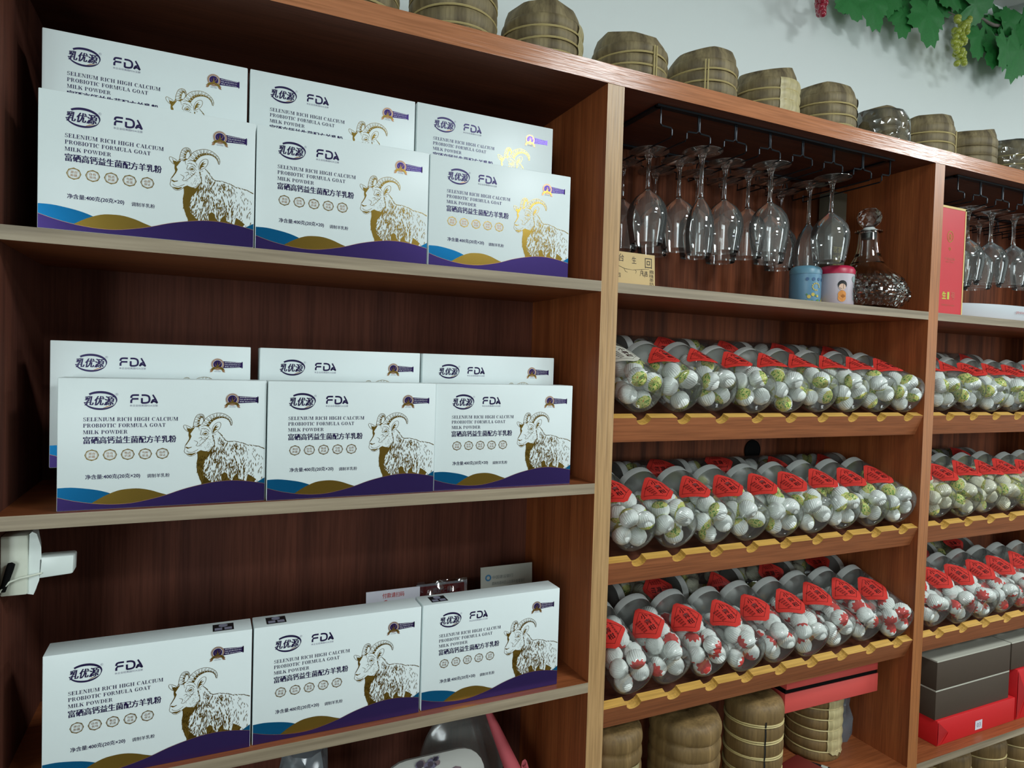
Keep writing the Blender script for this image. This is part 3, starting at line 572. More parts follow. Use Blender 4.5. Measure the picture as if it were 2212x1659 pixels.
    # octagonal seals
    for i, (a, b_) in enumerate((('源自', '新疆'), ('自有', '牧场'), ('甄选', '奶源'), ('鸟鲜', '低温'), ('品质', '保证'))):
        mb = MB(); cx_, cz_ = 38.3 + 20.5*i, 72.4
        ro = [(cx_ + 8.1*cos(radians(22.5+45*k/2))*(1.0 if k % 2 else 0.93), cz_ + 7.6*sin(radians(22.5+45*k/2))*(1.0 if k % 2 else 0.93)) for k in range(16)]
        ri = [(cx_ + 6.9*cos(radians(22.5*k+22.5)), cz_ + 6.2*sin(radians(22.5*k+22.5))) for k in range(16)]
        n = 16; mb.add([(p[0]/1000, Y1, p[1]/1000) for p in ro] + [(p[0]/1000, Y1, p[1]/1000) for p in ri], [(k, (k+1) % n, n+(k+1) % n, n+k) for k in range(n)], 0)
        r2 = [[(cx_ + rr*cos(2*pi*k/20), cz_ + rr*0.93*sin(2*pi*k/20)) for k in range(20)] for rr in (6.2, 5.95)]
        mb.add([(p[0]/1000, Y1, p[1]/1000) for q in r2 for p in q], [(k, (k+1) % 20, 20+(k+1) % 20, 20+k) for k in range(20)], 1)
        put_text(mb, a, (cx_-3.7)/1000, (cx_+3.7)/1000, (cz_+0.35)/1000, (cz_+3.7)/1000, Y1, m=1)
        put_text(mb, b_, (cx_-3.7)/1000, (cx_+3.7)/1000, (cz_-3.7)/1000, (cz_-0.35)/1000, Y1, m=1)
        mb.build('seal_print', [MT['gold'], MT['bronze']], t, smooth=False)
    # award badge
    mb = MB(); cx_, cz_ = 207.1, 146.4
    def disc(r0, r1, y, m):
        n = 28; mb.add([((cx_+r1*cos(2*pi*k/n))/1000, y, (cz_+r1*sin(2*pi*k/n))/1000) for k in range(n)] + [((cx_+r0*cos(2*pi*k/n))/1000, y, (cz_+r0*sin(2*pi*k/n))/1000) for k in range(n)], [(k, (k+1) % n, n+(k+1) % n, n+k) for k in range(n)], m)
    pl = []
    for (ax, az, a0) in ((240.2, 149.8, 0), (214, 151.3, None), (214, 141.0, None), (240.2, 142.4, -90)):
        if a0 is None: pl.append((ax, az))
        else: pl += [(ax + 1.4*cos(radians(a0+d)), az + 1.4*sin(radians(a0+d))) for d in ((90, 60, 30, 0) if a0 == 0 else (90, 60, 30, 0))]
    fillpoly(mb, pl[::-1], Y1+0.00005, 1)
    for k, z in enumerate((148.6, 145.6, 142.6)):
        put_text(mb, ('国际质量金奖品质保证', '特级 益生菌羊乳粉 FDA', '荣誉 SELECTION')[k], 0.2168, 0.2385 if k < 2 else 0.2375, (z-0.1)/1000, (z+1.7)/1000, Y1-0.0001, m=3)
    disc(0.01, 8.8, Y1-0.0001, 2); disc(0.01, 6.6, Y1-0.00015, 3); disc(0.01, 6.0, Y1-0.0002, 1); disc(8.0, 8.3, Y1-0.0002, 3)
    fillpoly(mb, [(205.8, 142.5), (208.6, 142.5), (207.6, 147), (207.3, 150), (206.9, 150), (206.4, 147)], Y1-0.0003, 0)
    strokes(mb, smooth2([(203.5, 147.5), (205, 144), (208.5, 144.6), (211, 148.5), (209.5, 149.6)], 3), 0.2, 0.3, Y1-0.00028, 2, 0.9)
    strokes(mb, smooth2([(199.2, 138.4), (203, 140.9), (207.2, 141.8), (211.4, 140.9), (215.2, 138.4)], 4), 3.1, 3.1, Y1-0.0004, 0)
    for s_ in (-1, 1):
        c = 207.1
        fillpoly(mb, [(c+s_*6.5, 139.5), (c+s_*10.2, 138.3), (c+s_*9.2, 136.6), (c+s_*10.6, 134.6), (c+s_*7.6, 134.9), (c+s_*5.9, 136.8)][::s_], Y1-0.0002, 2)
    put_text(mb, '金奖荣誉', 0.2032, 0.2110, 0.1399, 0.1420, Y1-0.0005, m=2)
    put_text(mb, '中国乳业质量奖', 0.2025, 0.2117, 0.1352, 0.1368, Y1, m=4)
    mb.build('award_badge', [MT['gold'], MT['purple'], MT['bronze'], MT['whitep'], MT['greytext']], t, smooth=False)
    return t
def top_label(t, x):
    mb = MB(); z = BH + 0.0002
    mb.poly([(x, 0.009, z), (x+0.028, 0.009, z), (x+0.028, 0.035, z), (x, 0.035, z)], 0)
    mb.lathe([(0.0001, 0), (0.0062, 0)], 14, 1, Matrix.Translation((x+0.014, 0.028, z+0.0002)))
    for d in (0.0025, 0.0155): mb.poly([(x+d, 0.0115, z+0.0002), (x+d+0.010, 0.0115, z+0.0002), (x+d+0.010, 0.0205, z+0.0002), (x+d, 0.0205, z+0.0002)], 1)
    return mb.build('top_label', [MT['blackp'], MT['greytext']], t, smooth=False)
proto = make_carton()
rows = [  # x, y, z, what, shelf words, rot
 ('front left', 'top shelf', (0.0972, 0.002, 0.3606)), ('front middle', 'top shelf', (0.3515, 0.004, 0.3606)), ('front right', 'top shelf', (0.6055, 0.003, 0.3606)),
 ('front left', 'middle shelf', (0.1190, 0.0105, 0.0)), ('front middle', 'middle shelf', (0.3732, 0.006, 0.0)), ('front right', 'middle shelf', (0.6265, 0.0095, 0.0)),
 ('left', 'lower shelf', (0.1055, 0.0118, -0.3608)), ('middle', 'lower shelf', (0.3608, 0.0135, -0.3608)), ('right', 'lower shelf', (0.6168, 0.0155, -0.3608)),
 ('raised rear left', 'top shelf', (0.0885, 0.066, 0.4606)), ('raised rear middle', 'top shelf', (0.3445, 0.066, 0.4606)), ('raised rear right', 'top shelf', (0.6000, 0.064, 0.4606)),
 ('raised rear left', 'middle shelf', (0.1000, 0.070, 0.0485)), ('raised rear middle', 'middle shelf', (0.3660, 0.074, 0.0485)), ('raised rear right', 'middle shelf', (0.6245, 0.078, 0.0485)),
]
for i, (w1, w2, p) in enumerate(rows):
    lab = 'white milk powder box, ' + w1 + ' one on the ' + w2 + ', left bay'
    o = proto if i == 0 else copy_tree(proto)
    o.location = p; o['label'] = lab; o['group'] = 'milk powder boxes on the ' + w2
    if i == 6: top_label(o, BW-0.052)
    if i in (7, 8): top_label(o, 0.018)
# cartons laid flat under the rear row
flat = MB().box((0, 0, 0), (BW, BH, BD)).mesh('flat_carton', [MT['carton']], bevel=0.0012)
for z0, n, x0, ly, wd in ((0.3606, 2, 0.093, 0.062, 'top'), (0.0, 1, 0.1135, 0.066, 'middle')):
    for k in range(n):
        for j in range(3):
            o = link('flat_carton', flat, None, (x0 + j*0.2555, ly, z0 + 0.0001 + k*0.0503))
            tag(o, 'white carton lying flat behind the front row and under the rear boxes, ' + wd + ' shelf', 'box', 'flat cartons under the rear boxes of the ' + wd + ' shelf')
# cards standing on the lower shelf
def card(name, label, x0, x1, y, z0, z1, yaw, tilt, mats, fn):
    t = thing(name, label, 'card', ((x0+x1)/2, y, z0), (tilt, 0, yaw)); w_ = x1-x0; h = z1-z0
    mb = MB().box((-w_/2, 0, 0), (w_/2, 0.002, h)); mb.build('card_sheet', mats[0], t, smooth=False)
    mb = MB(); fn(mb, w_, h); mb.build('lettering', mats[1:], t, smooth=False)
    return t
def f1(mb, w_, h):
    put_text(mb, '付款请扫码', -0.02, 0.02, h-0.014, h-0.005, -0.0003, bold=0.01)
    mb.lathe([(0.003, 0), (0.0045, 0)], 14, 0, Matrix.Translation((-0.014, -0.0003, h-0.022)) @ Matrix.Rotation(pi/2, 4, 'X')); put_text(mb, 'ALIPAY', -0.007, 0.02, h-0.024, h-0.020, -0.0003)
card('payment_card', 'white card with small red characters, left of the three behind the lower boxes', 0.556, 0.655, 0.150, -0.3608, -0.205, 0, radians(-3), [MT['whitep'], simple('pink_red_ink', lin(186, 70, 70), 0.5)], f1)
def f2(mb, w_, h):
    mb.poly([(-w_/2+0.004, -0.0003, h-0.030), (w_/2-0.004, -0.0003, h-0.030), (w_/2-0.004, -0.0003, h-0.004), (-w_/2+0.004, -0.0003, h-0.004)], 0)
    put_text(mb, '欢迎使用', -0.018, 0.018, h-0.019, h-0.008, -0.0006, bold=0.01, m=1)
t = card('payment_stand', 'small stand card with red band, middle of the three behind the lower boxes', 0.6505, 0.7480, 0.158, -0.3608, -0.2045, 0, radians(-2), [MT['whitep'], simple('red_band', lin(160, 40, 52), 0.5), MT['whitep']], f2)
MB().box((-0.049, -0.004, 0), (0.049, -0.001, 0.162)).build('clear_cover', MT['cello'], t, smooth=False)
def f3(mb, w_, h):
    mb.lathe([(0.0035, 0), (0.0065, 0)], 16, 0, Matrix.Translation((-w_/2+0.016, -0.0003, h-0.0215)) @ Matrix.Rotation(pi/2, 4, 'X'))
    put_text(mb, '中国建设银行', -w_/2+0.025, 0.014, h-0.025, h-0.018, -0.0003, m=1)
    put_text(mb, '郑州市郑州区山白茶叶批零商行', -w_/2+0.024, w_/2-0.016, h-0.0375, h-0.030, -0.0003, m=1)
    put_text(mb, '客户号: 4100020088', -w_/2+0.042, w_/2-0.034, h-0.048, h-0.043, -0.0003, m=1)
card('bank_card_stand', 'pale printed sign with a round blue logo, tallest behind the right lower box', 0.789, 0.902, 0.180, -0.3608, -0.194, 0, radians(-4), [MT['silver'], simple('logo_blue', lin(60, 120, 160), 0.5), simple('grey_ink', lin(110, 118, 116), 0.5)], f3)

# ------------------------------------------------------------------ wrapped tea balls and jars
def ball_geo(r, seed, nu=14, nv=8):
    rg = random.Random(seed); vs = []; ns = []; fs = []
    ph = rg.uniform(0, 6)
    for j in range(nv+1):
        th = pi*j/nv
        for i in range(nu):
            a = 2*pi*i/nu
            n = Vector((sin(th)*cos(a), sin(th)*sin(a), cos(th)))
            pleat = 0.035*sin(a*7+ph)*(max(0, -n.z)**0.7) + 0.02*sin(a*3+ph*2)
            k = r*(1 + pleat)*(0.97 if n.z < -0.8 else 1)
            vs.append((n.x*k, n.y*k, n.z*k*0.94)); ns.append(tuple(n))
    for j in range(nv):
        for i in range(nu):
            i2 = (i+1) % nu; fs.append((j*nu+i, (j+1)*nu+i, (j+1)*nu+i2, j*nu+i2))
    return vs, ns, fs
def ball_mesh(name, geos, material):
    vs = []; ns = []; fs = []
    for (g, X) in geos:
        o = len(vs)
        if X is None: vs += g[0]
        else: vs += [tuple(X @ Vector(p)) for p in g[0]]
        ns += g[1]; fs += [tuple(i+o for i in f) for f in g[2]]
    me = bpy.data.meshes.new(name); me.from_pydata(vs, [], fs)
    at = me.attributes.new('pn', 'FLOAT_VECTOR', 'POINT'); at.data.foreach_set('vector', [c for n in ns for c in n])
    me.polygons.foreach_set('use_smooth', [True]*len(fs)); me.materials.append(material); me.update(); return me
BG = [ball_geo(0.0190, s) for s in range(4)]
BMESH = {k: [ball_mesh('wrapped_tea_ball', [(g, None)], BM[k]) for g in BG] for k in BM}
JR = 0.0452
def make_jar():
    t = thing('tea_jar', 'x', 'jar')
    prof = [(0.0001, 0.004), (0.028, 0.004), (0.031, 0.0015), (0.034, 0.0), (0.0385, 0.0008), (0.0425, 0.0035), (0.0447, 0.008), (JR, 0.014), (JR, 0.040), (JR-0.0003, 0.08), (JR, 0.138), (0.0445, 0.144), (0.0415, 0.149), (0.0415, 0.156)]
    X = Matrix.Rotation(radians(-90), 4, 'X')   # local +Y = towards the lid
    MB().lathe(prof, 36, 0, X).build('jar_body', MT['jar'], t)
    MB().lathe([(0.0432, 0.150), (0.0438, 0.1515), (0.0438, 0.166), (0.0425, 0.1675), (0.0405, 0.1675), (0.0395, 0.158), (0.0001, 0.157)], 36, 0, X).build('jar_lid', MT['lid'], t)
    # sticker: cut-cornered diamond wrapped over the top of the jar
    def wrap(a, s, dr=0.0006):   # a = arc across, s = along the axis, up = towards the lid
        th = a/JR; return ((JR+dr)*sin(th), s, (JR+dr)*cos(th))
    c0 = 0.084; hw = 0.044; cut = 0.007
    def halfw(s): 
        d = abs(s-c0); return max(0.0, min(hw - d, hw - cut*0.5)) if d < hw - cut*0.6 else 0.0
    mb = MB(); ns = 16; na = 12; vs = []; fs = []
    L_ = hw - cut*0.6
    for i in range(ns+1):
        s = c0 - L_ + 2*L_*i/ns; h = max(cut*0.6, min(hw - abs(s-c0), hw - cut*0.5))
        for j in range(na+1): vs.append(wrap(-h + 2*h*j/na, s))
    for i in range(ns):
        for j in range(na):
            q = i*(na+1)+j; fs.append((q, q+1, q+na+2, q+na+1))
    mb.add(vs, fs)
    st = mb.build('jar_sticker', MT['red'], t)
    mb = MB(); fn = lambda a, b_: wrap(a, b_, 0.0010)
    for k, ch in enumerate('小青柑'): put_text(mb, ch, -0.004, 0.0095, c0+0.0115-0.0155*k, c0+0.0245-0.0155*k, fn=fn, bold=0.008)
    for k, ch in enumerate('新会陈皮普洱'): put_text(mb, ch, 0.0135, 0.0180, c0+0.012-0.0055*k, c0+0.0168-0.0055*k, fn=fn)
    for k in range(5): put_text(mb, '茶韵香', -0.0215+0.001*k, -0.0085, c0+0.010-0.006*k, c0+0.0145-0.006*k, fn=fn)
    e = 0.0335
    cs = [(-e, c0), (0, c0-e+0.003), (e, c0), (0, c0+e-0.003), (-e, c0)]
    for i in range(4):
        n = 8; A = cs[i]; B = cs[i+1]; vs = []
        for q in range(n+1):
            x_ = A[0]+(B[0]-A[0])*q/n; y_ = A[1]+(B[1]-A[1])*q/n
            vs += [fn(x_, y_), fn(x_*0.975, c0+(y_-c0)*0.975)]
        mb.add(vs, [(2*q, 2*q+2, 2*q+3, 2*q+1) for q in range(n)])
    mb.build('lettering', MT['ink'], st, smooth=False)
    return t
jar0 = make_jar()
white_sticker = simple('white_paper', lin(214, 214, 200), 0.5)
def ball_positions(seed, n_layers=5):
    rg = random.Random(seed); out = []
    z = 0.0205; a0 = rg.uniform(0, 6)
    for k in range(n_layers):
        n = 4 if k % 2 == seed % 2 else 3; rr = 0.0266 if n == 4 else 0.0255
        for i in range(n):
            a = a0 + 2*pi*i/n
            p = Vector((rr*cos(a), z + rg.uniform(-0.003, 0.003), rr*sin(a)))
            if k == n_layers-1 and p.z > 0.010: continue
            if k == n_layers-2 and p.z > 0.018 and rg.random() < 0.6: continue
            out.append(p)
        a0 += pi/n + rg.uniform(-0.2, 0.2); z += 0.0268
    return out
CAMP = Vector((0.29082, -1.0038, 0.20663))
ORD = ['first', 'second', 'third', 'fourth', 'fifth', 'sixth', 'seventh', 'eighth', 'ninth']
cand = []; rest = {'green': [], 'cream': [], 'red': []}
jar_used = False
def place_jar(loc, rot, label, group):
    global jar_used
    if not jar_used:
        o = jar0; jar_used = True
    else: o = copy_tree(jar0)
    o.location = loc; o.rotation_euler = rot; o['label'] = label; o['group'] = group; return o
def rrot(rg): return Matrix.Rotation(rg.uniform(0, 6.28), 4, 'Z') @ Matrix.Rotation(math.acos(rg.uniform(-1, 1)), 4, 'X') @ Matrix.Rotation(rg.uniform(0, 6.28), 4, 'Z')
rgb = random.Random(11)
RN = ['upper', 'middle', 'lowest']
for bay, (xa, nj) in enumerate(((XR1, 9), (XR2, 7))):
    for ri, rz in enumerate(RZ):
        kind = ('green', 'green' if bay == 0 else 'cream', 'red')[ri]
        for k in range(nj):
            x = xa + 0.068 + PITCH*k
            roll = (-0.13, -0.26, -0.42)[ri] + (rgb.uniform(-0.2, 0.2) if bay == 0 else rgb.uniform(-0.25, 0.25))
            dy = rgb.uniform(-0.004, 0.006)
            c = Vector((x, 0.001 + 0.010 + dy, rz)) + Vector((0, 0.004*cos(SL), 0.004*sin(SL))) 
            c = c + Vector((0, -sin(SL), cos(SL)))*(JR - 0.0015)
            c.z += (0.010+dy)*math.tan(SL)
            bw = 'middle bay' if bay == 0 else 'right bay'
            o = place_jar(tuple(c), (Matrix.Rotation(SL, 4, 'X') @ Matrix.Rotation(roll, 4, 'Y')).to_euler(), f'clear plastic jar of wrapped tea balls, {ORD[k]} from left, {RN[ri]} rack of {bw}', f'tea jars on the {RN[ri]} rack of the {bw}')
            if bay == 0 and ri == 0 and k == 0: first_jar = o
            X = Matrix.Translation(c) @ Matrix.Rotation(SL, 4, 'X') @ Matrix.Rotation(roll, 4, 'Y')
            pos = ball_positions(bay*100 + ri*10 + k)
            W = [X @ p for p in pos]
            for p in W:
                d = (p - CAMP); dist = d.length; d.normalize()
                occ = sum(1 for q in W if q is not p and (q-CAMP).length < dist and ((q-CAMP) - d*((q-CAMP).dot(d))).length < 0.015)
                cand.append((bay*10 + occ*1.2 + (0 if p.y < 0.13 else 1), p, kind, bay, ri, k, rgb.random()))
cand.sort(key=lambda t_: (t_[0], t_[6]))
for i, (s_, p, kind, bay, ri, k, _) in enumerate(cand):
    X = rrot(rgb)
    if i < 298:
        o = link('wrapped_tea_ball', BMESH[kind][i % 4], None, tuple(p), X.to_euler())
        bw = 'middle bay' if bay == 0 else 'right bay'
        pr_ = 'yellow-green' if kind != 'red' else 'red'
        tag(o, f'{pr_} printed paper-wrapped tea ball in {ORD[k]} jar from left, {RN[ri]} rack of {bw}', 'tea ball', f'tea balls in {ORD[k]} jar, {RN[ri]} rack, {bw}')
    else: rest[kind].append((p, X))
# jars lying crosswise at the back of each rack
for bay, xa in enumerate((XR1, XR2)):
    for ri, rz in enumerate(RZ):
        for k in range(5 if bay == 0 else 3):
            x = xa + 0.003 + 0.1715*k; BA = radians(22 if rz > 0 else 19); plane = rz - 0.0205 + 0.224*math.tan(BA)
            c = Vector((x, 0.2230, plane + JR/cos(BA) + 0.001))
            roll = radians(52) + rgb.uniform(-0.35, 0.35)
            E_ = (Matrix.Rotation(radians(-90), 4, 'Z') @ Matrix.Rotation(roll, 4, 'Y'))
            bw = 'middle bay' if bay == 0 else 'right bay'
            o = place_jar(tuple(c), E_.to_euler(), f'shaded clear jar lying sideways at the back, {ORD[k]} from left, {RN[ri]} rack of {bw}', f'sideways jars behind the {RN[ri]} rack, {bw}')
            X = Matrix.Translation(c) @ E_
            for p in ball_positions(500 + bay*50 + ri*10 + k, 4)[::1]:
                if rgb.random() < 0.75: rest[('green', 'green', 'cream')[ri]].append((X @ p, rrot(rgb)))
BL = [ball_geo(0.0188, s, 11, 6) for s in range(4)]
for kind, lst in rest.items():
    geos = [(BL[i % 4], Matrix.Translation(p) @ X) for i, (p, X) in enumerate(lst)]
    if not geos: continue
    o = link('wrapped_tea_balls', ball_mesh('wrapped_tea_balls', geos, BM[kind]), None)
    tag(o, {'green': 'remaining green-printed wrapped tea balls filling the jars deeper inside', 'cream': 'cream paper-wrapped tea balls filling jars in the right bay', 'red': 'remaining red-printed wrapped tea balls filling the lowest-rack jars'}[kind], 'tea balls', None, 'stuff')
stc = [q for q in first_jar.children if q.name.startswith('jar_sticker')][0]
stc.data = stc.data.copy(); stc.data.materials[0] = white_sticker; stc['label'] = 'white sticker with black lettering'
# ------------------------------------------------------------------ hanging glass racks and glasses
def glass_rack(x0, label):
    t = thing('stemware_rack', label, 'rack', (x0, 0.15, TB))
    zt = -0.0005; yf = 0.035-0.15; yb = 0.255-0.15
    mb = MB()
    mb.box((0.095, yf-0.006, zt-0.004), (0.765, yf+0.006, zt)); mb.box((0.095, yb-0.006, zt-0.004), (0.765, yb+0.006, zt))
    mb.box((0.095, yf, zt-0.004), (0.107, yb, zt)); mb.box((0.753, yf, zt-0.004), (0.765, yb, zt))
    mb.build('mounting_frame', MT['black_metal'], t, smooth=False)
    for k in range(8):
        hx = 0.105 + PITCH*k
        for s in (-1, 1):
            if (k == 0 and s < 0) or (k == 7 and s > 0): continue
            g = 0.0018*s
            pts = [(hx+g, yf, zt-0.003), (hx+g, yf, -0.034), (hx+g+0.003*s, yf, -0.0375), (hx+0.026*s, yf, -0.0385), (hx+0.029*s, yf, -0.042), (hx+0.029*s, yf, -0.052), (hx+0.029*s, yf+0.004, -0.0555), (hx+0.029*s, yb, -0.0555), (hx+0.029*s, yb, -0.040), (hx+0.010*s, yb, -0.0385), (hx+0.002*s, yb, -0.003)]
            MB().tube(pts, 0.0017, 6).build('hanging_wire', MT['black_metal'], t)
    return t
glass_rack(XR1, 'black wire stemware rack under the top board of the middle bay')
glass_rack(XR2, 'black wire stemware rack under the top board of the right bay')
def wine_glass(kind):
    t = thing('wine_glass', 'x', 'glass')
    if kind == 'wide': zs = 0.080; zr = 0.190; R = 0.0415; prof = [(0.0035, zs-0.004), (0.006, zs), (0.014, zs+0.006), (0.026, zs+0.015), (0.036, zs+0.029), (0.0405, zs+0.043), (R, zs+0.055), (0.0402, zs+0.070), (0.0370, zs+0.090), (0.0335, zr)]
    else: zs = 0.096; zr = 0.208; prof = [(0.0035, zs-0.004), (0.006, zs), (0.013, zs+0.010), (0.021, zs+0.024), (0.0268, zs+0.042), (0.029, zs+0.062), (0.0288, zs+0.080), (0.0272, zs+0.098), (0.0255, zr)]
    X = Matrix.Rotation(pi, 4, 'X')
    pf = prof + [(prof[-1][0]-0.0012, zr+0.0002), (prof[-1][0]-0.0016, zr-0.004)]
    MB().lathe(pf, 36, 0, X).build('bowl', MT['glass'], t)
    MB().lathe([(0.0001, 0.0), (0.038, 0.0), (0.0405, 0.0008), (0.0405, 0.0015), (0.034, 0.0028), (0.014, 0.0060), (0.0085, 0.0085)], 36, 0, X).build('foot', MT['foot'], t)
    MB().lathe([(0.0001, 0.0045), (0.011, 0.0062), (0.0080, 0.009), (0.0052, 0.018), (0.0040, 0.035), (0.0036, zs*0.65), (0.0044, zs-0.010), (0.0062, zs-0.001), (0.0001, zs+0.001)], 24, 0, X).build('stem', MT['sglass'], t)
    return t
W0 = wine_glass('wide'); F0 = wine_glass('flute')
ZF = TB - 0.0540 + 0.0008
glist = [(1, .077, 'f'), (3, .075, 'w'), (5, .074, 'w'), (0, .130, 'w'), (1, .148, 'w'), (2, .112, 'w'), (3, .140, 'w'), (5, .136, 'f'), (0, .222, 'w'), (1, .232, 'w'), (2, .200, 'w'), (3, .222, 'w'), (4, .165, 'w'), (5, .222, 'w')]
names = {(1, .077): 'slim glass hanging nearest the front in the second rack slot, bright foot', (3, .075): 'round wine glass hanging at the front of the fourth rack slot', (5, .074): 'round wine glass hanging at the front of the sixth slot above the red can',
 (0, .130): 'leftmost large wine glass hanging beside the tan upright', (1, .148): 'wine glass just behind the slim front glass', (2, .112): 'wine glass with black sticker in the third slot', (3, .140): 'wine glass with sticker behind the front one of the fourth slot', (5, .136): 'slim glass hanging behind the glass above the red can'}
usedW = usedF = False
def sticker(o, zs, r, a):
    mb = MB(); n = 4; z = zs
    for i in range(n): 
        a0 = a-0.12+0.24*i/n; a1 = a-0.12+0.24*(i+1)/n
        mb.poly([((r+.0004)*cos(a0), (r+.0004)*sin(a0), z), ((r+.0004)*cos(a1), (r+.0004)*sin(a1), z), ((r+.0004)*cos(a1), (r+.0004)*sin(a1), z+.010), ((r+.0004)*cos(a0), (r+.0004)*sin(a0), z+.010)], 0)
    i0 = a-0.085
    mb.poly([((r+.0009)*cos(i0), (r+.0009)*sin(i0), z+.0025), ((r+.0009)*cos(i0+.13), (r+.0009)*sin(i0+.13), z+.0025), ((r+.0009)*cos(i0+.13), (r+.0009)*sin(i0+.13), z+.0055), ((r+.0009)*cos(i0), (r+.0009)*sin(i0), z+.0055)], 1)
    mb.build('sticker', [MT['blackp'], MT['whitep']], o, smooth=False)
ORDs = ['first', 'second', 'third', 'fourth', 'fifth', 'sixth', 'seventh']
def hang(s, y, k, x0, label):
    global usedW, usedF
    x = x0 + 0.105 + 0.04675 + PITCH*s
    if k == 'w':
        o = copy_tree(W0) if usedW else W0; usedW = True
    else:
        o = copy_tree(F0) if usedF else F0; usedF = True
    o.location = (x, y, ZF); o.rotation_euler = (0, 0, random.uniform(0, 6)); o['label'] = label; return o
def hang_plain(o): o.rotation_euler = (0, 0, 0); return o
for s, y, k in glist:
    lab = names.get((s, y), f'dim wine glass hanging at the back of the {ORDs[s]} rack slot, middle bay')
    o = hang_plain(hang(s, y, k, XR1, lab)); o['group'] = 'stemware hanging in the middle bay'
    if (s, y) in ((2, .112), (3, .140)): sticker(o, -0.166, 0.0375, -1.7)
    if (s, y) == (3, .075): sticker(o, -0.186, 0.0345, -1.2)
for s, y, k in ((1, .09, 'w'), (2, .085, 'w'), (3, .08, 'w'), (1, .17, 'w'), (2, .17, 'w'), (4, .09, 'w'), (3, .17, 'w')):
    o = hang_plain(hang(s, y, k, XR2, f'wine glass hanging in the right bay, {"front" if y < .12 else "rear"} of its {ORDs[s]} slot')); o['group'] = 'stemware hanging in the right bay'

# decanter with cut pattern
t = thing('decanter', 'cut-glass decanter with round stopper at the right end of the glass shelf', 'decanter', (1.722, 0.085, 0.3606))
def cut(r, z, a, k):
    if 0.002 < z < 0.080 and r > 0.055 and k < 24:
        return r*(0.965 + 0.06*abs(sin(a*12 + z*150))*abs(sin(a*12 - z*150))), z
    return r, z
po = [(0.0001, 0.0), (0.050, 0.0), (0.066, 0.003)] + [(0.066 + 0.030*sin(pi*min(1, (z-0.003)/0.070)), z) for z in [0.0045+0.0042*i for i in range(12)]] 
po += [(0.090, 0.060), (0.084, 0.068), (0.074, 0.078), (0.058, 0.090), (0.044, 0.102), (0.034, 0.115), (0.027, 0.130), (0.0235, 0.150), (0.022, 0.170), (0.0215, 0.184), (0.031, 0.187), (0.031, 0.190), (0.022, 0.192)]
po = [(0.0001, 0), (0.05, 0)] + [(0.060+0.032*sin(pi*0.5*min(1, z/0.034)) if z < 0.034 else 0.092 - 0.018*((z-0.034)/0.044)**1.6, z) for z in [0.003+0.0034*i for i in range(22)]] + [(0.062, 0.088), (0.048, 0.099), (0.037, 0.112), (0.029, 0.128), (0.0245, 0.148), (0.0225, 0.168), (0.0215, 0.184), (0.030, 0.187), (0.030, 0.190), (0.0205, 0.1905)]
inn = [(0.0185, 0.1905), (0.0185, 0.150), (0.0215, 0.135), (0.031, 0.114), (0.045, 0.098), (0.066, 0.080), (0.078, 0.060), (0.080, 0.035), (0.065, 0.012), (0.0001, 0.010)]
MB().lathe(po + inn, 110, 0, None, cut).build('decanter_body', MT['sglass'], t, angle=12)
bm = bmesh.new(); bmesh.ops.create_icosphere(bm, subdivisions=2, radius=0.0275); me = bpy.data.meshes.new('s'); bm.to_mesh(me); bm.free(); me.materials.append(MT['sglass'])
for v in me.vertices: v.co.z *= 0.9; v.co.z += 0.222
s_ = link('stopper', me, t)
MB().lathe([(0.0001, 0.172), (0.0165, 0.172), (0.0175, 0.1915), (0.012, 0.198), (0.0001, 0.2)], 20).build('stopper_plug', MT['lid'], s_)
# cans
def can(label, x, y, r, h, side, top, deco):
    t = thing('tin_can', label, 'can', (x, y, 0.3606))
    MB().lathe([(0.0001, 0), (r*0.95, 0), (r, 0.003), (r, h*0.80)], 28).build('can_side', side, t)
    MB().lathe([(r, h*0.80), (r+0.0008, h*0.80), (r+0.0008, h*0.90), (r*0.93, h*0.965), (r*0.75, h), (0.0001, h)], 28).build('can_lid', top, t)
    mb = MB(); fn = lambda a, b_: ((r+0.0008)*sin(a/r), -(r+0.0008)*cos(a/r), b_); deco(mb, fn)
    return t, mb
def dring(mb, fn, cx_, cz_, rr, m, n=14): mb.add([fn(cx_ + rr*cos(2*pi*i/n), cz_ + rr*sin(2*pi*i/n)) for i in range(n)], [tuple(range(n))], m)
def dblue(mb, fn):
    rg = random.Random(2)
    for i in range(26): dring(mb, fn, rg.uniform(-0.03, 0.03), rg.uniform(0.004, 0.028), rg.uniform(0.002, 0.005), rg.choice((0, 1)))
    for k in range(10): dring(mb, fn, -0.004+0.009*cos(k*0.55), 0.045+0.008*sin(k*0.55), 0.0018, 1)
    for i in range(4): dring(mb, fn, -0.025+0.014*i, 0.062, 0.004, 2)
t, mb = can('light blue tin printed with green plants, behind the decanter', 1.553, 0.115, 0.0345, 0.094, simple('light_blue_tin', lin(96, 140, 166), 0.4), simple('blue_tin_top', lin(96, 140, 160), 0.4), dblue)
mb.build('can_print', [simple('plant_green', lin(70, 120, 66), 0.5), simple('yellow_print', lin(190, 170, 70), 0.5), simple('dark_blue_print', lin(50, 90, 130), 0.5)], t, smooth=False)
def dred(mb, fn):
    dring(mb, fn, -0.021, 0.052, 0.010, 0); dring(mb, fn, -0.021, 0.047, 0.0075, 1); dring(mb, fn, -0.021, 0.030, 0.009, 2); dring(mb, fn, -0.021, 0.022, 0.009, 2)
    dring(mb, fn, 0.012, 0.066, 0.008, 3)
    for i, ch in enumerate('贝贝奶粉'): put_text(mb, ch, 0.007, 0.016, 0.050-0.011*i, 0.059-0.011*i, fn=fn, m=3)
    for i in range(16): dring(mb, fn, -0.045+0.006*i, 0.0045, 0.004, 4)
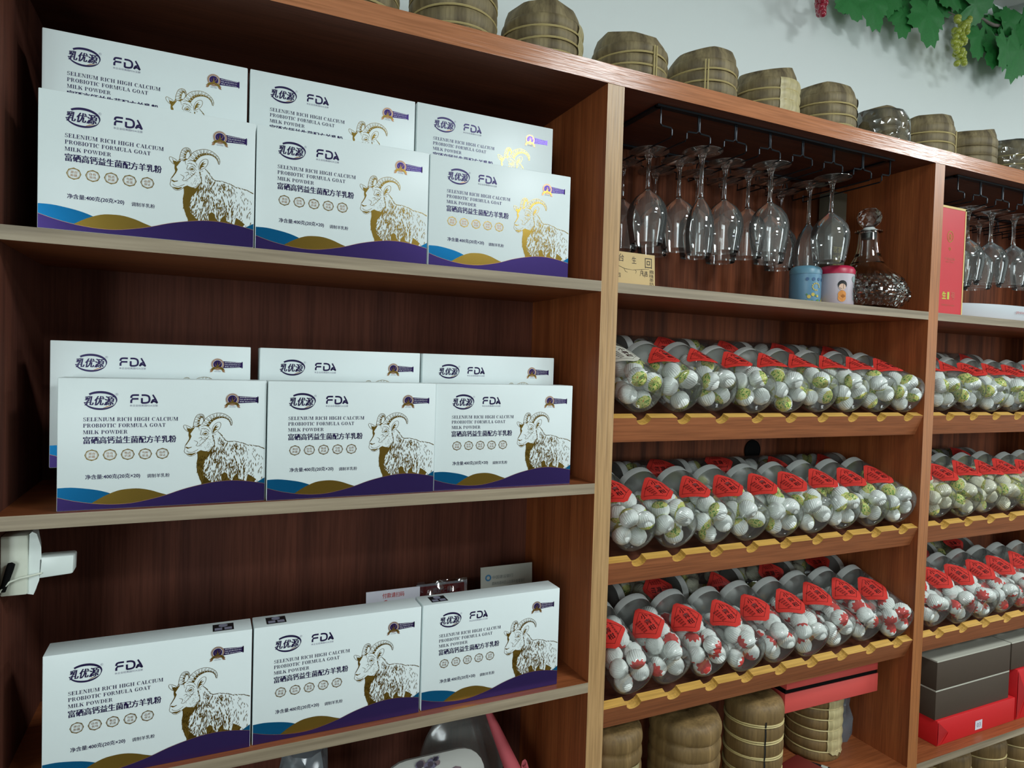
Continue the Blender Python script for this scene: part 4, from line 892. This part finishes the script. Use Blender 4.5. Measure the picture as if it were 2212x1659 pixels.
t, mb = can('white can with bright red lid and a small child print beside the decanter', 1.626, 0.092, 0.0395, 0.098, simple('white_tin', lin(190, 182, 190), 0.4), simple('red_plastic_lid', lin(176, 24, 64), 0.4), dred)
mb.build('can_print', [MT['blackp'], simple('skin_print', lin(226, 190, 165), 0.5), simple('orange_print', lin(214, 140, 60), 0.5), simple('grey_green_print', lin(140, 160, 158), 0.5), simple('red_print', lin(190, 40, 60), 0.5)], t, smooth=False)
t = thing('gift_carton', 'tall dark grey-green carton standing at the back behind the cans', 'carton', (1.765, 0.225, 0.3606))
MB().box((-0.026, -0.02, 0), (0.026, 0.02, 0.315)).build('carton', MT['grey_leaf'], t, smooth=False)
mb = MB()
for i in range(3): put_text(mb, ('茗茶', '礼盒', '典藏')[i], -0.018, 0.018, 0.160-0.022*i, 0.176-0.022*i, -0.0205)
mb.build('lettering', simple('pale_yellow', lin(170, 160, 100), 0.5), t, smooth=False)
# handwritten card
t = thing('handwritten_card', 'beige card with brush writing leaning by the upright on the glass shelf', 'card', (1.011, 0.016, 0.3606), (radians(-4), 0, radians(2)))
MB().box((-0.046, 0, 0), (0.043, 0.0015, 0.060)).build('card_sheet', MT['beige'], t, smooth=False)
mb = MB()
put_text(mb, '台', -0.040, -0.028, 0.042, 0.056, -0.0003); put_text(mb, '生', -0.010, 0.0, 0.040, 0.053, -0.0003); put_text(mb, '回', 0.020, 0.036, 0.034, 0.053, -0.0003)
for a, b_, c in (((-42, 34), (-26, 29), (-8, 28)), ((-8, 28), (14, 31), (30, 33)), ((-28, 29), (-25, 24), (-20, 23)), ((-3, 29), (0, 26), (-2, 22)), ((-43, 26), (-41, 18), (-44, 15)), ((12, 31), (14, 24), (20, 16))): strokes(mb, [a, b_, c], 0.6, 0.4, -0.0003, 0, 1.1)
put_text(mb, '尺遇', 0.008, 0.026, 0.018, 0.028, -0.0003)
for i, ch in enumerate('鼎味茶坊'): put_text(mb, ch, 0.030, 0.040, 0.024-0.0075*i, 0.031-0.0075*i, -0.0003)
put_text(mb, '四', -0.044, -0.036, 0.012, 0.020, -0.0003)
mb.build('lettering', MT['inkc'], t, smooth=False)

# right bay: red gift box, white tray
t = thing('tall_red_gift_box', 'tall red gift box with gold border at the left of the right bay', 'box', (1.930, 0.045, 0.3606))
mb = MB().box((-0.066, -0.022, 0), (0.0575, 0.022, 0.262)); mb.build('box_body', simple('crimson_box', lin(196, 30, 42), 0.4, var=0.06), t, smooth=False)
mb = MB()
mb.box((0.0545, -0.0228, 0), (0.0585, 0.0225, 0.262)); mb.box((-0.066, -0.0228, 0.2575), (0.0585, 0.0225, 0.2628))
mb.build('gold_border', simple('gold_border', lin(214, 186, 116), 0.5), t, smooth=False)
mb = MB()
n = 22
for r0, r1 in ((0.010, 0.0115),): mb.add([(0.0 + r1*cos(2*pi*k/n), -0.0224, 0.190 + 1.2*r1*sin(2*pi*k/n)) for k in range(n)] + [(r0*cos(2*pi*k/n), -0.0224, 0.190 + 1.2*r0*sin(2*pi*k/n)) for k in range(n)], [(k, (k+1) % n, n+(k+1) % n, n+k) for k in range(n)], 0)
put_text(mb, '金', -0.006, 0.006, 0.183, 0.197, -0.0224); put_text(mb, '中', -0.004, 0.004, 0.155, 0.165, -0.0224)
put_text(mb, '珍品名茶', -0.018, 0.022, 0.133, 0.139, -0.0224, m=1); put_text(mb, 'GIFT TEA', -0.014, 0.018, 0.127, 0.130, -0.0224, m=1)
put_text(mb, '生', -0.022, -0.006, 0.038, 0.056, -0.0224, m=2, bold=.03); put_text(mb, '1', -0.002, 0.006, 0.038, 0.056, -0.0224, m=2, bold=.03); put_text(mb, '号', 0.012, 0.028, 0.038, 0.056, -0.0224, m=1); put_text(mb, 'SHENG YI HAO', -0.022, 0.028, 0.022, 0.026, -0.0224, m=1)
mb.build('lettering', [MT['gold'], simple('dull_gold', lin(180, 96, 66), 0.5), simple('yellow_green_gold', lin(180, 190, 60), 0.4)], t, smooth=False)
t = thing('white_oval_tray', 'shallow white oval tray on the shelf under the right bay glasses', 'tray', (2.268, 0.140, 0.3606))
X = Matrix.Diagonal((2.4, 1.0, 1.0, 1.0))
MB().lathe([(0.0001, 0.004), (0.085, 0.004), (0.088, 0.010), (0.107, 0.042), (0.110, 0.042), (0.104, 0.012), (0.098, 0.0), (0.0001, 0.0)], 48, 0, X).build('tray_body', simple('tray_white', lin(206, 216, 222), 0.35), t)
mb = MB(); fn = lambda a, b_: (2.4*0.1095*sin(a/0.26), -0.1095*cos(a/0.26), b_)
put_text(mb, 'JINSHA', -0.035, 0.015, 0.020, 0.028, fn=fn); mb.build('lettering', simple('faded_red', lin(180, 90, 90), 0.5), t, smooth=False)

# ------------------------------------------------------------------ bamboo-husk tea bundles
def bundle_meshes(r, h, layers, seed, top='fold', segs=44, squash=0.05):
    rg = random.Random(seed); prof = []
    per = 7
    for k in range(layers):
        for j in range(per):
            u = j/per; prof.append((r*(1-squash + squash*sin(pi*u)**0.6), h*(k+u)/layers))
    prof.append((r*(1-squash), h))
    ph = [rg.uniform(0, 6) for _ in range(4)]
    def fn(rr, z, a, k):
        q = 1 + 0.010*sin(3*a+ph[0]) + 0.006*sin(7*a+ph[1]+z*30) + 0.004*sin(17*a+ph[2])
        return rr*q, z
    mb = MB(); mb.lathe([(0.0001, 0)] + prof, segs, 0, None, fn)
    npk = rg.choice((6, 7, 8)); hp = [rg.uniform(0.2, 1) for _ in range(npk)]; off = rg.uniform(0, 6); ox, oy = rg.uniform(-0.3, 0.3), rg.uniform(-0.3, 0.3)
    rings = ((1.0, 0.0, 0.0), (0.985, 0.004, 0.5), (0.90, 0.012, 1.0), (0.55, 0.015, 0.8), (0.28, 0.013, 0.5), (0.002, 0.016, 0.0)) if top == 'fold' else ((0.97, 0.003, 0), (0.85, 0.007, 0.15), (0.5, 0.009, 0.1), (0.12, 0.007, 0.05), (0.002, 0.005, 0))
    vs = []; fs = []
    for (fr, dz, am) in rings:
        for i in range(segs):
            a = 2*pi*i/segs; kk = ((a+off) % (2*pi))/(2*pi)*npk; i0 = int(kk); f = kk-i0
            pk = hp[i0 % npk]*(1-f) + hp[(i0+1) % npk]*f
            rf = fr*(1 - (0.07*am)*sin(pi*f)**1) 
            rr = r*(1-squash)*rf
            zz = h + dz + 0.020*am*pk*(1.0 if fr > 0.5 else 1.5)
            q = 1 + 0.010*sin(3*a+ph[0]) if fr > 0.9 else 1
            vs.append((rr*q*cos(a) + (1-fr)*ox*r*0.4, rr*q*sin(a) + (1-fr)*oy*r*0.4, zz))
    o = len(mb.v); nR = len(rings)
    mb.v += vs; base = o - segs
    for k in range(nR):
        A = base if k == 0 else o + (k-1)*segs; B = o + k*segs
        for i in range(segs):
            j = (i+1) % segs; mb.f.append((A+i, A+j, B+j, B+i)); mb.m.append(0)
    return mb, fn
def tea_bundle(label, loc, r, h, layers, seed, mat_='husk', top='fold', bands=True, ties=(), flap=None, film_=False, group=None, rotz=0.0, band_mat='cane', double=False):
    t = thing('tea_cake_bundle', label, 'tea bundle', loc, (0, 0, rotz), group); rg = random.Random(seed+99)
    mb, fn = bundle_meshes(r, h, layers, seed, top)
    mb.build('husk_wrapper', MT[mat_], t, angle=50)
    if bands:
        for k in range(1, layers + (0 if top != 'fold' else 0)):
            for dd in ((-0.0015, 0.0025) if double else (0,)):
                z = h*k/layers + dd; n = 40; sl = rg.uniform(-0.02, 0.02); p0 = rg.uniform(0, 6)
                pts = [((r*0.965+0.001)*(1 + 0.010*sin(3*(2*pi*i/n)))*cos(2*pi*i/n), (r*0.965+0.001)*(1+0.010*sin(3*(2*pi*i/n)))*sin(2*pi*i/n), z + 0.0012*sin(2*pi*i/n*2+p0) + sl*r*0.4*sin(2*pi*i/n)) for i in range(n)]
                MB().tube(pts, 0.0019, 5, closed=True).build('cane_band', MT[band_mat], t)
    for a in ties:
        for d in (-0.0028, 0.0028):
            a_ = a + d/r; MB().tube([((r+0.0018)*cos(a_), (r+0.0018)*sin(a_), h*q) for q in (0.02, 0.25, 0.5, 0.75, 0.93)], 0.0016, 5).build('cane_tie', MT[band_mat], t)
    if flap:
        a0, a1, z0, z1, m_ = flap; vs = []; n = 8; nz = layers*4
        jag = [rg.uniform(-0.006, 0.008) for _ in range(n+1)]
        for i in range(n+1):
            a = a0 + (a1-a0)*i/n
            for j in range(nz+1):
                z = z0 + jag[i] + (z1-z0-jag[i])*j/nz; u = (z/h*layers) % 1.0
                rr = r*(0.95 + 0.05*max(0.0, sin(pi*u))**0.6)*(1 + 0.010*sin(3*a) ) + 0.0022
                vs.append((rr*cos(a), rr*sin(a), max(z, 0.001)))
        MB().add(vs, [(i*(nz+1)+j, (i+1)*(nz+1)+j, (i+1)*(nz+1)+j+1, i*(nz+1)+j+1) for i in range(n) for j in range(nz)]).build('husk_flap', MT[m_], t)
    if film_:
        MB().lathe([(r+0.004, 0.001), (r+0.005, h*0.5), (r+0.003, h), (r*0.9, h+0.022), (0.0001, h+0.03)], 30, 0, None, lambda rr, z, a, k: (rr*(1+0.02*sin(9*a+k)+0.012*sin(23*a)), z)).build('cellophane', MT['cello'], t)
    return t
DW = -pi/2
tops = [ # x, r, h, label, opts
 (0.500, 0.078, 0.105, 'bamboo-husk tea bundle at the far left of the top board, nearly cut off', dict(seed=1)),
 (0.677, 0.078, 0.112, 'tall banded tea bundle on the top board, cropped by the picture top', dict(seed=2)),
 (0.851, 0.077, 0.088, 'tea bundle with a pale husk strip at its right, left of the first upright', dict(seed=3, flap=(DW+0.55, DW+1.25, 0.004, 0.085, 'husk_pale'))),
 (1.046, 0.076, 0.084, 'tea bundle with a peaked top and knotted tie, right above the tan upright', dict(seed=5, ties=(DW+0.10,))),
 (1.228, 0.074, 0.094, 'tea bundle with double bands and a tie at its left on the top board', dict(seed=6, ties=(DW-0.55,), flap=(DW+0.75, DW+1.2, 0.003, 0.09, 'husk_pale'))),
 (1.408, 0.072, 0.094, 'pale shiny tea bundle with flattened folded top, middle of the row', dict(seed=8, flap=(DW-0.35, DW+0.75, 0.003, 0.092, 'husk_pale'))),
 (1.588, 0.073, 0.098, 'tea bundle with a torn husk flap hanging at its right side', dict(seed=9, flap=(DW+0.62, DW+1.0, 0.006, 0.098, 'husk_pale'))),
 (1.775, 0.070, 0.078, 'low brown tea bundle wrapped in crinkled clear film', dict(seed=12, film_=True, bands=False, mat_='husk')),
 (1.951, 0.071, 0.096, 'greenish tea bundle with thick bands and a curled top edge', dict(seed=14, ties=(DW+0.75,))),
 (2.130, 0.070, 0.094, 'plain tea bundle without cane bands, above the second upright', dict(seed=15, bands=True, band_mat='husk')),
 (2.310, 0.071, 0.096, 'tea bundle with glinting clear film at the right end of the row', dict(seed=18, film_=True)),
]
for x, r, h, lab, kw in tops:
    kw = dict(kw); sd = kw.pop('seed'); tea_bundle(lab, (x, 0.118, TT), r, h, 4, sd, group='tea bundles on the top board', rotz=0, **kw)
GZ = -0.7267
tea_bundle('tall tea bundle beside the tan upright in the lowest open cell, partly hidden', (1.033, 0.092, GZ), 0.069, 0.225, 7, 31, 'husk_warm', 'flat', False, flap=(DW-0.2, DW+0.5, 0.01, 0.17, 'husk_pale'), group='tea bundles in the lowest cell of the middle bay')
tea_bundle('widest smooth brown tea bundle with dark folded top, lowest cell', (1.228, 0.092, GZ), 0.0755, 0.205, 6, 32, 'husk_warm', 'flat', False, group='tea bundles in the lowest cell of the middle bay')
tea_bundle('tea bundle with pale double bands and a dark seam, lowest cell', (1.4085, 0.078, GZ), 0.063, 0.212, 6, 33, 'husk_warm', 'flat', True, double=True, flap=(DW-0.42, DW-0.37, 0.01, 0.19, 'blackp'), group='tea bundles in the lowest cell of the middle bay')
tea_bundle('tea bundle under the red boxes with a wide pale strip down its front', (1.682, 0.150, GZ), 0.066, 0.154, 6, 34, 'husk_warm', 'flat', True, flap=(DW-0.35, DW+0.55, 0.02, 0.150, 'husk_pale'), group='tea bundles in the lowest cell of the middle bay')
for i, x in enumerate((1.98, 2.14, 2.30, 2.45)):
    tea_bundle('tea bundle below the lowest shelf of the right bay, ' + ('first', 'second', 'third', 'fourth')[i] + ' from the upright', (x, 0.11, -1.10), 0.068, 0.30, 8, 40+i, 'husk_warm', 'flat', True, group='tea bundles under the right bay shelf')
# red boxes on the bundle
for i, (z, hh, x0, x1) in enumerate(((GZ+0.1665, 0.044, 1.4870, 1.790), (GZ+0.1665+0.0532, 0.034, 1.4905, 1.788))):
    t = thing('flat_red_box', ('lower', 'upper')[i] + ' of two flat red boxes lying over the tea bundle at right', 'box', ((x0+x1)/2, 0.135, z), (0, 0, radians(-1.0)))
    w_ = (x1-x0)/2
    MB().box((-w_, -0.075, 0), (w_, 0.085, hh)).build('box_body', MT['redbox'], t, bevel=0.001)
    if i == 0: MB().box((-w_+0.002, -0.073, hh), (w_-0.002, 0.083, hh+0.0091)).build('gap_shade', MT['black_pl'], t, smooth=False)  # black block stands in for the shade between the two boxes
# frosted bag, pen, dark red pouch
mb = MB(); rg = random.Random(5)
mb.lathe([(0.0001, 0.0), (0.030, 0.0), (0.036, 0.02), (0.034, 0.06), (0.026, 0.09), (0.030, 0.12), (0.026, 0.15), (0.0001, 0.155)], 20, 0, Matrix.Diagonal((0.9, 0.9, 1, 1)), lambda r, z, a, k: (r*(1+0.10*sin(3*a+k*1.7)+0.06*sin(7*a-k)), z))
o = mb.build('frosted_plastic_bag', MT['bag']); o.location = (1.788, 0.160, GZ); tag(o, 'crumpled bluish plastic bag standing in the corner right of the tea bundles', 'bag')
t = thing('marker_pen', 'dark pen with a silver band lying on the lowest shelf before the bundle', 'pen', (1.630, 0.062, GZ+0.006), (0, 0, radians(-58)))
X = Matrix.Rotation(pi/2, 4, 'Y')
MB().lathe([(0.0001, -0.045), (0.005, -0.045), (0.006, -0.03), (0.006, 0.03), (0.004, 0.042), (0.0001, 0.045)], 12, 0, X).build('pen_body', MT['black_metal'], t)
MB().lathe([(0.0062, -0.012), (0.0064, -0.012), (0.0064, 0.002), (0.0062, 0.002)], 12, 0, X).build('pen_band', MT['silver'], t)
o = MB().box((-0.05, -0.035, 0), (0.05, 0.035, 0.012)).build('dark_red_pouch', simple('dark_red', lin(110, 34, 28), 0.5), bevel=0.004); o.location = (1.565, 0.085, GZ); o.rotation_euler = (0, 0, 0.2); tag(o, 'flat dark red pouch lying between two tea bundles on the lowest shelf', 'pouch')

MT['rim'] = simple('pale_rim', lin(190, 188, 174), 0.5)
# right bay lower: brown boxes on red bags
def brown(label, x0, x1, z0, h, y0=0.036):
    t = thing('brown_gift_box', label, 'box', (x0, y0, z0)); w_ = x1-x0
    MB().box((0, 0, 0), (w_, 0.16, h-0.0035)).build('box_body', MT['brownbox'], t, bevel=0.0008)
    MB().box((0, 0.0005, h-0.0035), (w_, 0.16, h)).build('box_rim', MT['rim'], t, smooth=False)
brown('lower brown gift box on the red bag, near the second upright', 1.982, 2.296, -0.662, 0.0755)
brown('upper brown gift box with pale top edge, near the second upright', 1.982, 2.296, -0.5863, 0.0755)
brown('brown gift box at the right picture edge, on the upright red bag', 2.302, 2.60, -0.5863, 0.0755)
def redbag(label, x0, x1, y0, z0, h, lab):
    t = thing('red_paper_bag', label, 'bag', (x0, y0, z0)); w_ = x1-x0
    mb = MB(); d = 0.17; f = min(0.042, h*0.62)
    vs = [(0,0,0),(w_,0,0),(w_,d,0),(0,d,0),(0,0,h),(w_,0,h),(w_,d,h),(0,d,h),(f*0.05,0.0,h*0.5)]
    mb.add(vs, [(0,3,2,1),(4,5,6,7),(1,2,6,5),(2,3,7,6),(3,0,4,7),(0,1,5,4)]); mb.build('bag_body', MT['redbag'], t, bevel=0.0015)
    # folded gusset triangle at the left end
    mb = MB(); y = -0.0015
    mb.add([(0.001, y, 0.002), (0.001, y, h-0.002), (f, y*1.0, h*0.48), (0.001, y-0.001, h*0.5)], [(0, 2, 3), (3, 2, 1)]); mb.build('bag_fold', simple('bag_fold_red', lin(170, 20, 26), 0.5), t, smooth=False)
    mb = MB(); mb.add([(0.003, y-0.004, h*0.02), (0.002, y-0.0005, h*0.97), (f*1.04, y-0.0005, h*0.5), (f*0.9, y-0.003, h*0.44)], [(0, 3, 2), (0, 2, 3)]); mb.build('bag_flap', MT['redbag'], t, smooth=False)
    if lab:
        MB().poly([(0.157, -0.0008, 0.010), (0.187, -0.0008, 0.010), (0.187, -0.0008, 0.034), (0.157, -0.0008, 0.034)]).build('white_sticker', MT['whitep'], t, smooth=False)
        mb = MB(); put_text(mb, '03', 0.164, 0.180, 0.016, 0.028, -0.0012); mb.build('lettering', MT['greytext'], t, smooth=False)
redbag('long red paper bag lying flat with a small white sticker under the brown boxes', 1.984, 2.318, 0.030, GZ, 0.0645, True)
redbag('red paper bag lying at the right picture edge under a brown box', 2.324, 2.64, 0.030, GZ, 0.139, False)

# left bay, below the lowest box shelf
mb = MB(); mb.lathe([(0.0001, 0.0), (0.035, 0.0), (0.046, 0.05), (0.050, 0.16), (0.040, 0.24), (0.034, 0.285), (0.0001, 0.305)], 22, 0, None, lambda r, z, a, k: (r*(1+0.08*sin(3*a+k*1.3)+0.05*sin(8*a-k)), z))
t = thing('grey_plastic_bag', 'greyish plastic bag with a green mark, just under the lower box shelf', 'bag', (0.452, 0.125, GZ))
mb.build('bag_film', MT['bag'], t)
mb = MB(); mb.lathe([(0.0001, 0.0), (0.014, 0.0), (0.014, 0.20), (0.010, 0.235), (0.0001, 0.24)], 14, 0, Matrix.Translation((-0.018, -0.01, 0.005))); mb.build('bag_contents', MT['white_pl'], t)
mb = MB(); mb.poly([(-0.030, -0.052, 0.245), (-0.006, -0.052, 0.245), (-0.010, -0.048, 0.275), (-0.026, -0.048, 0.275)]); mb.build('green_mark', simple('lime_green', lin(110, 160, 50), 0.5), t, smooth=False)
t = thing('floral_round_tray', 'round-cornered white tray with purple flowers leaning in the left bay', 'tray', (0.668, 0.060, GZ-0.0), (radians(-9), 0, 0))
def rr_pts(w_, h, r, n=6):
    o = []
    for cx_, cz_, a0 in ((w_-r, h-r, 0), (-w_+r, h-r, 90), (-w_+r, r, 180), (w_-r, r, 270)):
        o += [(cx_ + r*cos(radians(a0+90*i/n)), cz_ + r*sin(radians(a0+90*i/n))) for i in range(n+1)]
    return o
P = rr_pts(0.098, 0.240, 0.050); n = len(P)
mb = MB(); mb.add([(p[0], 0, p[1]) for p in P] + [(p[0], 0.006, p[1]) for p in P] + [(p[0]*0.84, -0.004, 0.120+(p[1]-0.120)*0.88) for p in P] , [tuple(range(n, 2*n))] + [(k, (k+1) % n, n+(k+1) % n, n+k) for k in range(n)] + [((k+1) % n, k, 2*n+k, 2*n+(k+1) % n) for k in range(n)] + [tuple(2*n+k for k in range(n))[::-1]])
mb.build('tray_panel', simple('tray_cream', lin(176, 176, 170), 0.4), t, angle=30)
mb = MB(); rg = random.Random(8)
for cx_, cz_, s_ in ((-0.020, 0.224, 0.020), (0.000, 0.230, 0.014), (0.045, 0.190, 0.034), (-0.035, 0.185, 0.028), (0.010, 0.180, 0.034)):
    for k in range(6):
        a = 2*pi*k/6 + rg.random(); c = (cx_ + s_*0.5*cos(a), cz_ + s_*0.4*sin(a)); 
        mb.add([(c[0]+s_*0.42*cos(q*pi/4), -0.0052, min(0.238, c[1]+s_*0.34*sin(q*pi/4))) for q in range(8)], [tuple(range(8))], k % 2)
mb.build('flower_print', [simple('purple_flower', lin(104, 98, 120), 0.5), simple('mauve_flower', lin(116, 98, 104), 0.5)], t, smooth=False)
t = thing('clear_dome_lid', 'large clear plastic dome lid standing on edge behind the floral tray', 'lid', (0.752, 0.175, GZ+0.002))
X = Matrix.Translation((0, 0, 0.136)) @ Matrix.Diagonal((0.66, 0.6, 1.0, 1.0)) @ Matrix.Rotation(radians(84), 4, 'X')
MB().lathe([(0.134, -0.004), (0.136, 0.0), (0.134, 0.006), (0.122, 0.012), (0.108, 0.030), (0.06, 0.050), (0.0001, 0.056)], 48, 0, X).build('dome', film('dome_plastic', (0.82, 0.84, 0.82, 1), 0.15, 1.4, 0.7, 0.03, haze=0.22), t)
t = thing('pink_umbrella', 'pink folded umbrella leaning by the right side of the left bay', 'umbrella', (0.905, 0.070, GZ))
mb = MB(); a = Vector((-0.008, 0.0, 0.004)); b_ = Vector((-0.115, 0.075, 0.275)); pts = [a.lerp(b_, q/7) for q in range(8)]
mb.tube(pts, [0.016, 0.022, 0.025, 0.022, 0.016, 0.013, 0.010, 0.006], 10); mb.build('folded_canopy', MT['pink'], t)
MB().tube([a.lerp(b_, 0.52) + Vector((0.012, -0.014, 0)), a.lerp(b_, 0.60) + Vector((0.020, -0.012, 0.010)), a.lerp(b_, 0.50) + Vector((0.024, -0.012, -0.006))], 0.007, 6).build('strap', MT['pink'], t)

# socket block and charger on the left side of the bay
t = thing('wall_socket', 'cream white socket block at the left edge below the middle box shelf', 'socket', (XR0, 0.03, -0.110))
MB().box((0, 0, 0), (0.0290, 0.060, 0.078)).build('socket_body', MT['white_pl'], t, bevel=0.002)
mb = MB(); pf = [(-0.003, 0.0), (0.004, -0.002), (0.010, 0.016), (0.0125, 0.040), (0.012, 0.060), (0.007, 0.078), (0.002, 0.081), (-0.001, 0.078)]
n = len(pf); mb.add([(0.031+p[0], 0.004, p[1]) for p in pf] + [(0.031+p[0]*0.6, 0.030, p[1]) for p in pf], [tuple(range(n))[::-1], tuple(range(n, 2*n))] + [(k, (k+1) % n, n+(k+1) % n, n+k) for k in range(n)]); mb.build('socket_flange', MT['white_pl2'], t)
t = thing('phone_charger', 'white phone charger plugged into the socket block with a thin cable', 'charger', (0.094, 0.034, -0.092))
mb = MB(); mb.box((0, 0, 0), (0.0405, 0.026, 0.0285)); 
mb.v = [(p[0] + (0.001 if p[2] > 0.01 else 0), p[1], p[2] + (0.003 if p[0] > 0.02 and p[2] < 0.01 else 0)) for p in mb.v]
mb.build('charger_body', MT['white_pl2'], t, bevel=0.003)
MB().tube([(0.006, -0.001, 0.008), (-0.004, -0.006, 0.007), (-0.016, -0.010, 0.006), (-0.026, -0.012, 0.003), (-0.034, -0.013, -0.006), (-0.040, -0.013, -0.014)], 0.0013, 6).build('cable', MT['white_pl'], t)
t = thing('black_plug', 'black plug pushed into the socket block at the picture edge', 'plug', (0.068, 0.0295, -0.072), (0, radians(-25), 0))
MB().lathe([(0.0001, -0.030), (0.0035, -0.030), (0.0045, 0.0), (0.0042, 0.006), (0.0001, 0.008)], 12, 0, Matrix.Rotation(radians(40), 4, 'Y') @ Matrix.Rotation(radians(0), 4, 'X') @ Matrix.Translation((0, -0.006, 0))).build('plug_body', MT['black_pl'], t)

# ------------------------------------------------------------------ vine garland with grapes
t = thing('vine_garland', 'artificial green grape vine garland hung under the ceiling at upper right', 'garland', (2.0, 0.22, 1.24))
O = Vector((2.0, 0.22, 1.24))
st = [Vector(p) - O for p in G['stem']]
pts = []
for i in range(len(st)-1):
    for k in range(4): pts.append(st[i].lerp(st[i+1], k/4) + Vector((0, 0.004*sin(i*4+k), 0.005*sin((i*4+k)*1.3))))
MB().tube(pts, 0.0045, 7).build('vine_stem', MT['stem'], t)
def leaf_mesh(seed):
    rg = random.Random(seed); n = 44; vs = [(0, 0, 0.0)]
    for i in range(n):
        a = 2*pi*i/n   # a=0 is the tip direction (+X)
        lob = 0.60 + 0.20*abs(cos(2.5*a))**1.2 + 0.26*max(0, cos(a))**5 - 0.36*max(0, -cos(a))**14
        lob *= (1.0 + (0.07 if i % 2 else -0.05)) * rg.uniform(0.95, 1.05)
        x, y = lob*cos(a), lob*sin(a)*0.95
        vs.append((x, y, -0.10*x*x - 0.16*abs(y)**1.5 + 0.03*sin(5*a)))
    o = len(vs); 
    for i in range(n):
        v = vs[1+i]; vs.append((v[0]*0.5, v[1]*0.5, v[2]*0.35 + 0.015*cos(5*2*pi*i/n)))
    fs = [(0, o+i, o+(i+1) % n) for i in range(n)] + [(o+i, 1+i, 1+(i+1) % n, o+(i+1) % n) for i in range(n)]
    return MB().add(vs, fs).mesh('leaf', [MT['leaf']], angle=60)
LM = [leaf_mesh(s) for s in range(4)]
rg = random.Random(6)
for i, (x, y, z, dx, dy, dz) in enumerate(G['leaves']):
    d = Vector((dx, dy, dz)); L = d.length; e = d.normalized(); nrm = Vector((rg.uniform(-0.35, 0.1), -1, rg.uniform(-0.5, 0.1))); nrm = (nrm - e*nrm.dot(e)).normalized(); s_ = nrm.cross(e)
    m3 = Matrix((e, s_, nrm)).transposed()
    o = link('leaf', LM[i % 4], t); sc = L/1.0
    o.matrix_local = Matrix.Translation(Vector((x, y, z)) - O) @ m3.to_4x4() @ Matrix.Scale(max(sc, 0.058)*1.08, 4)
def sphere_mesh(r, m_):
    bm = bmesh.new(); bmesh.ops.create_uvsphere(bm, u_segments=12, v_segments=8, radius=r); me = bpy.data.meshes.new('grape'); bm.to_mesh(me); bm.free()
    me.materials.append(m_); me.polygons.foreach_set('use_smooth', [True]*len(me.polygons)); return me
for key, m_, lab in (('grapeG', 'grapeG', 'green grape cluster'), ('grapeR', 'grapeR', 'red grape cluster')):
    g = G[key]; c = Vector(g[0]) - O
    stem = MB().tube([c + Vector((0.002, 0.03, 0.03)), c + Vector((0, 0.01, 0.012)), c], 0.002, 5).build('grape_cluster', MT['stem'], t); stem['label'] = lab
    me = sphere_mesh(0.0088, MT[m_])
    for p in g: link('grape', me, stem, tuple(Vector(p) - O))
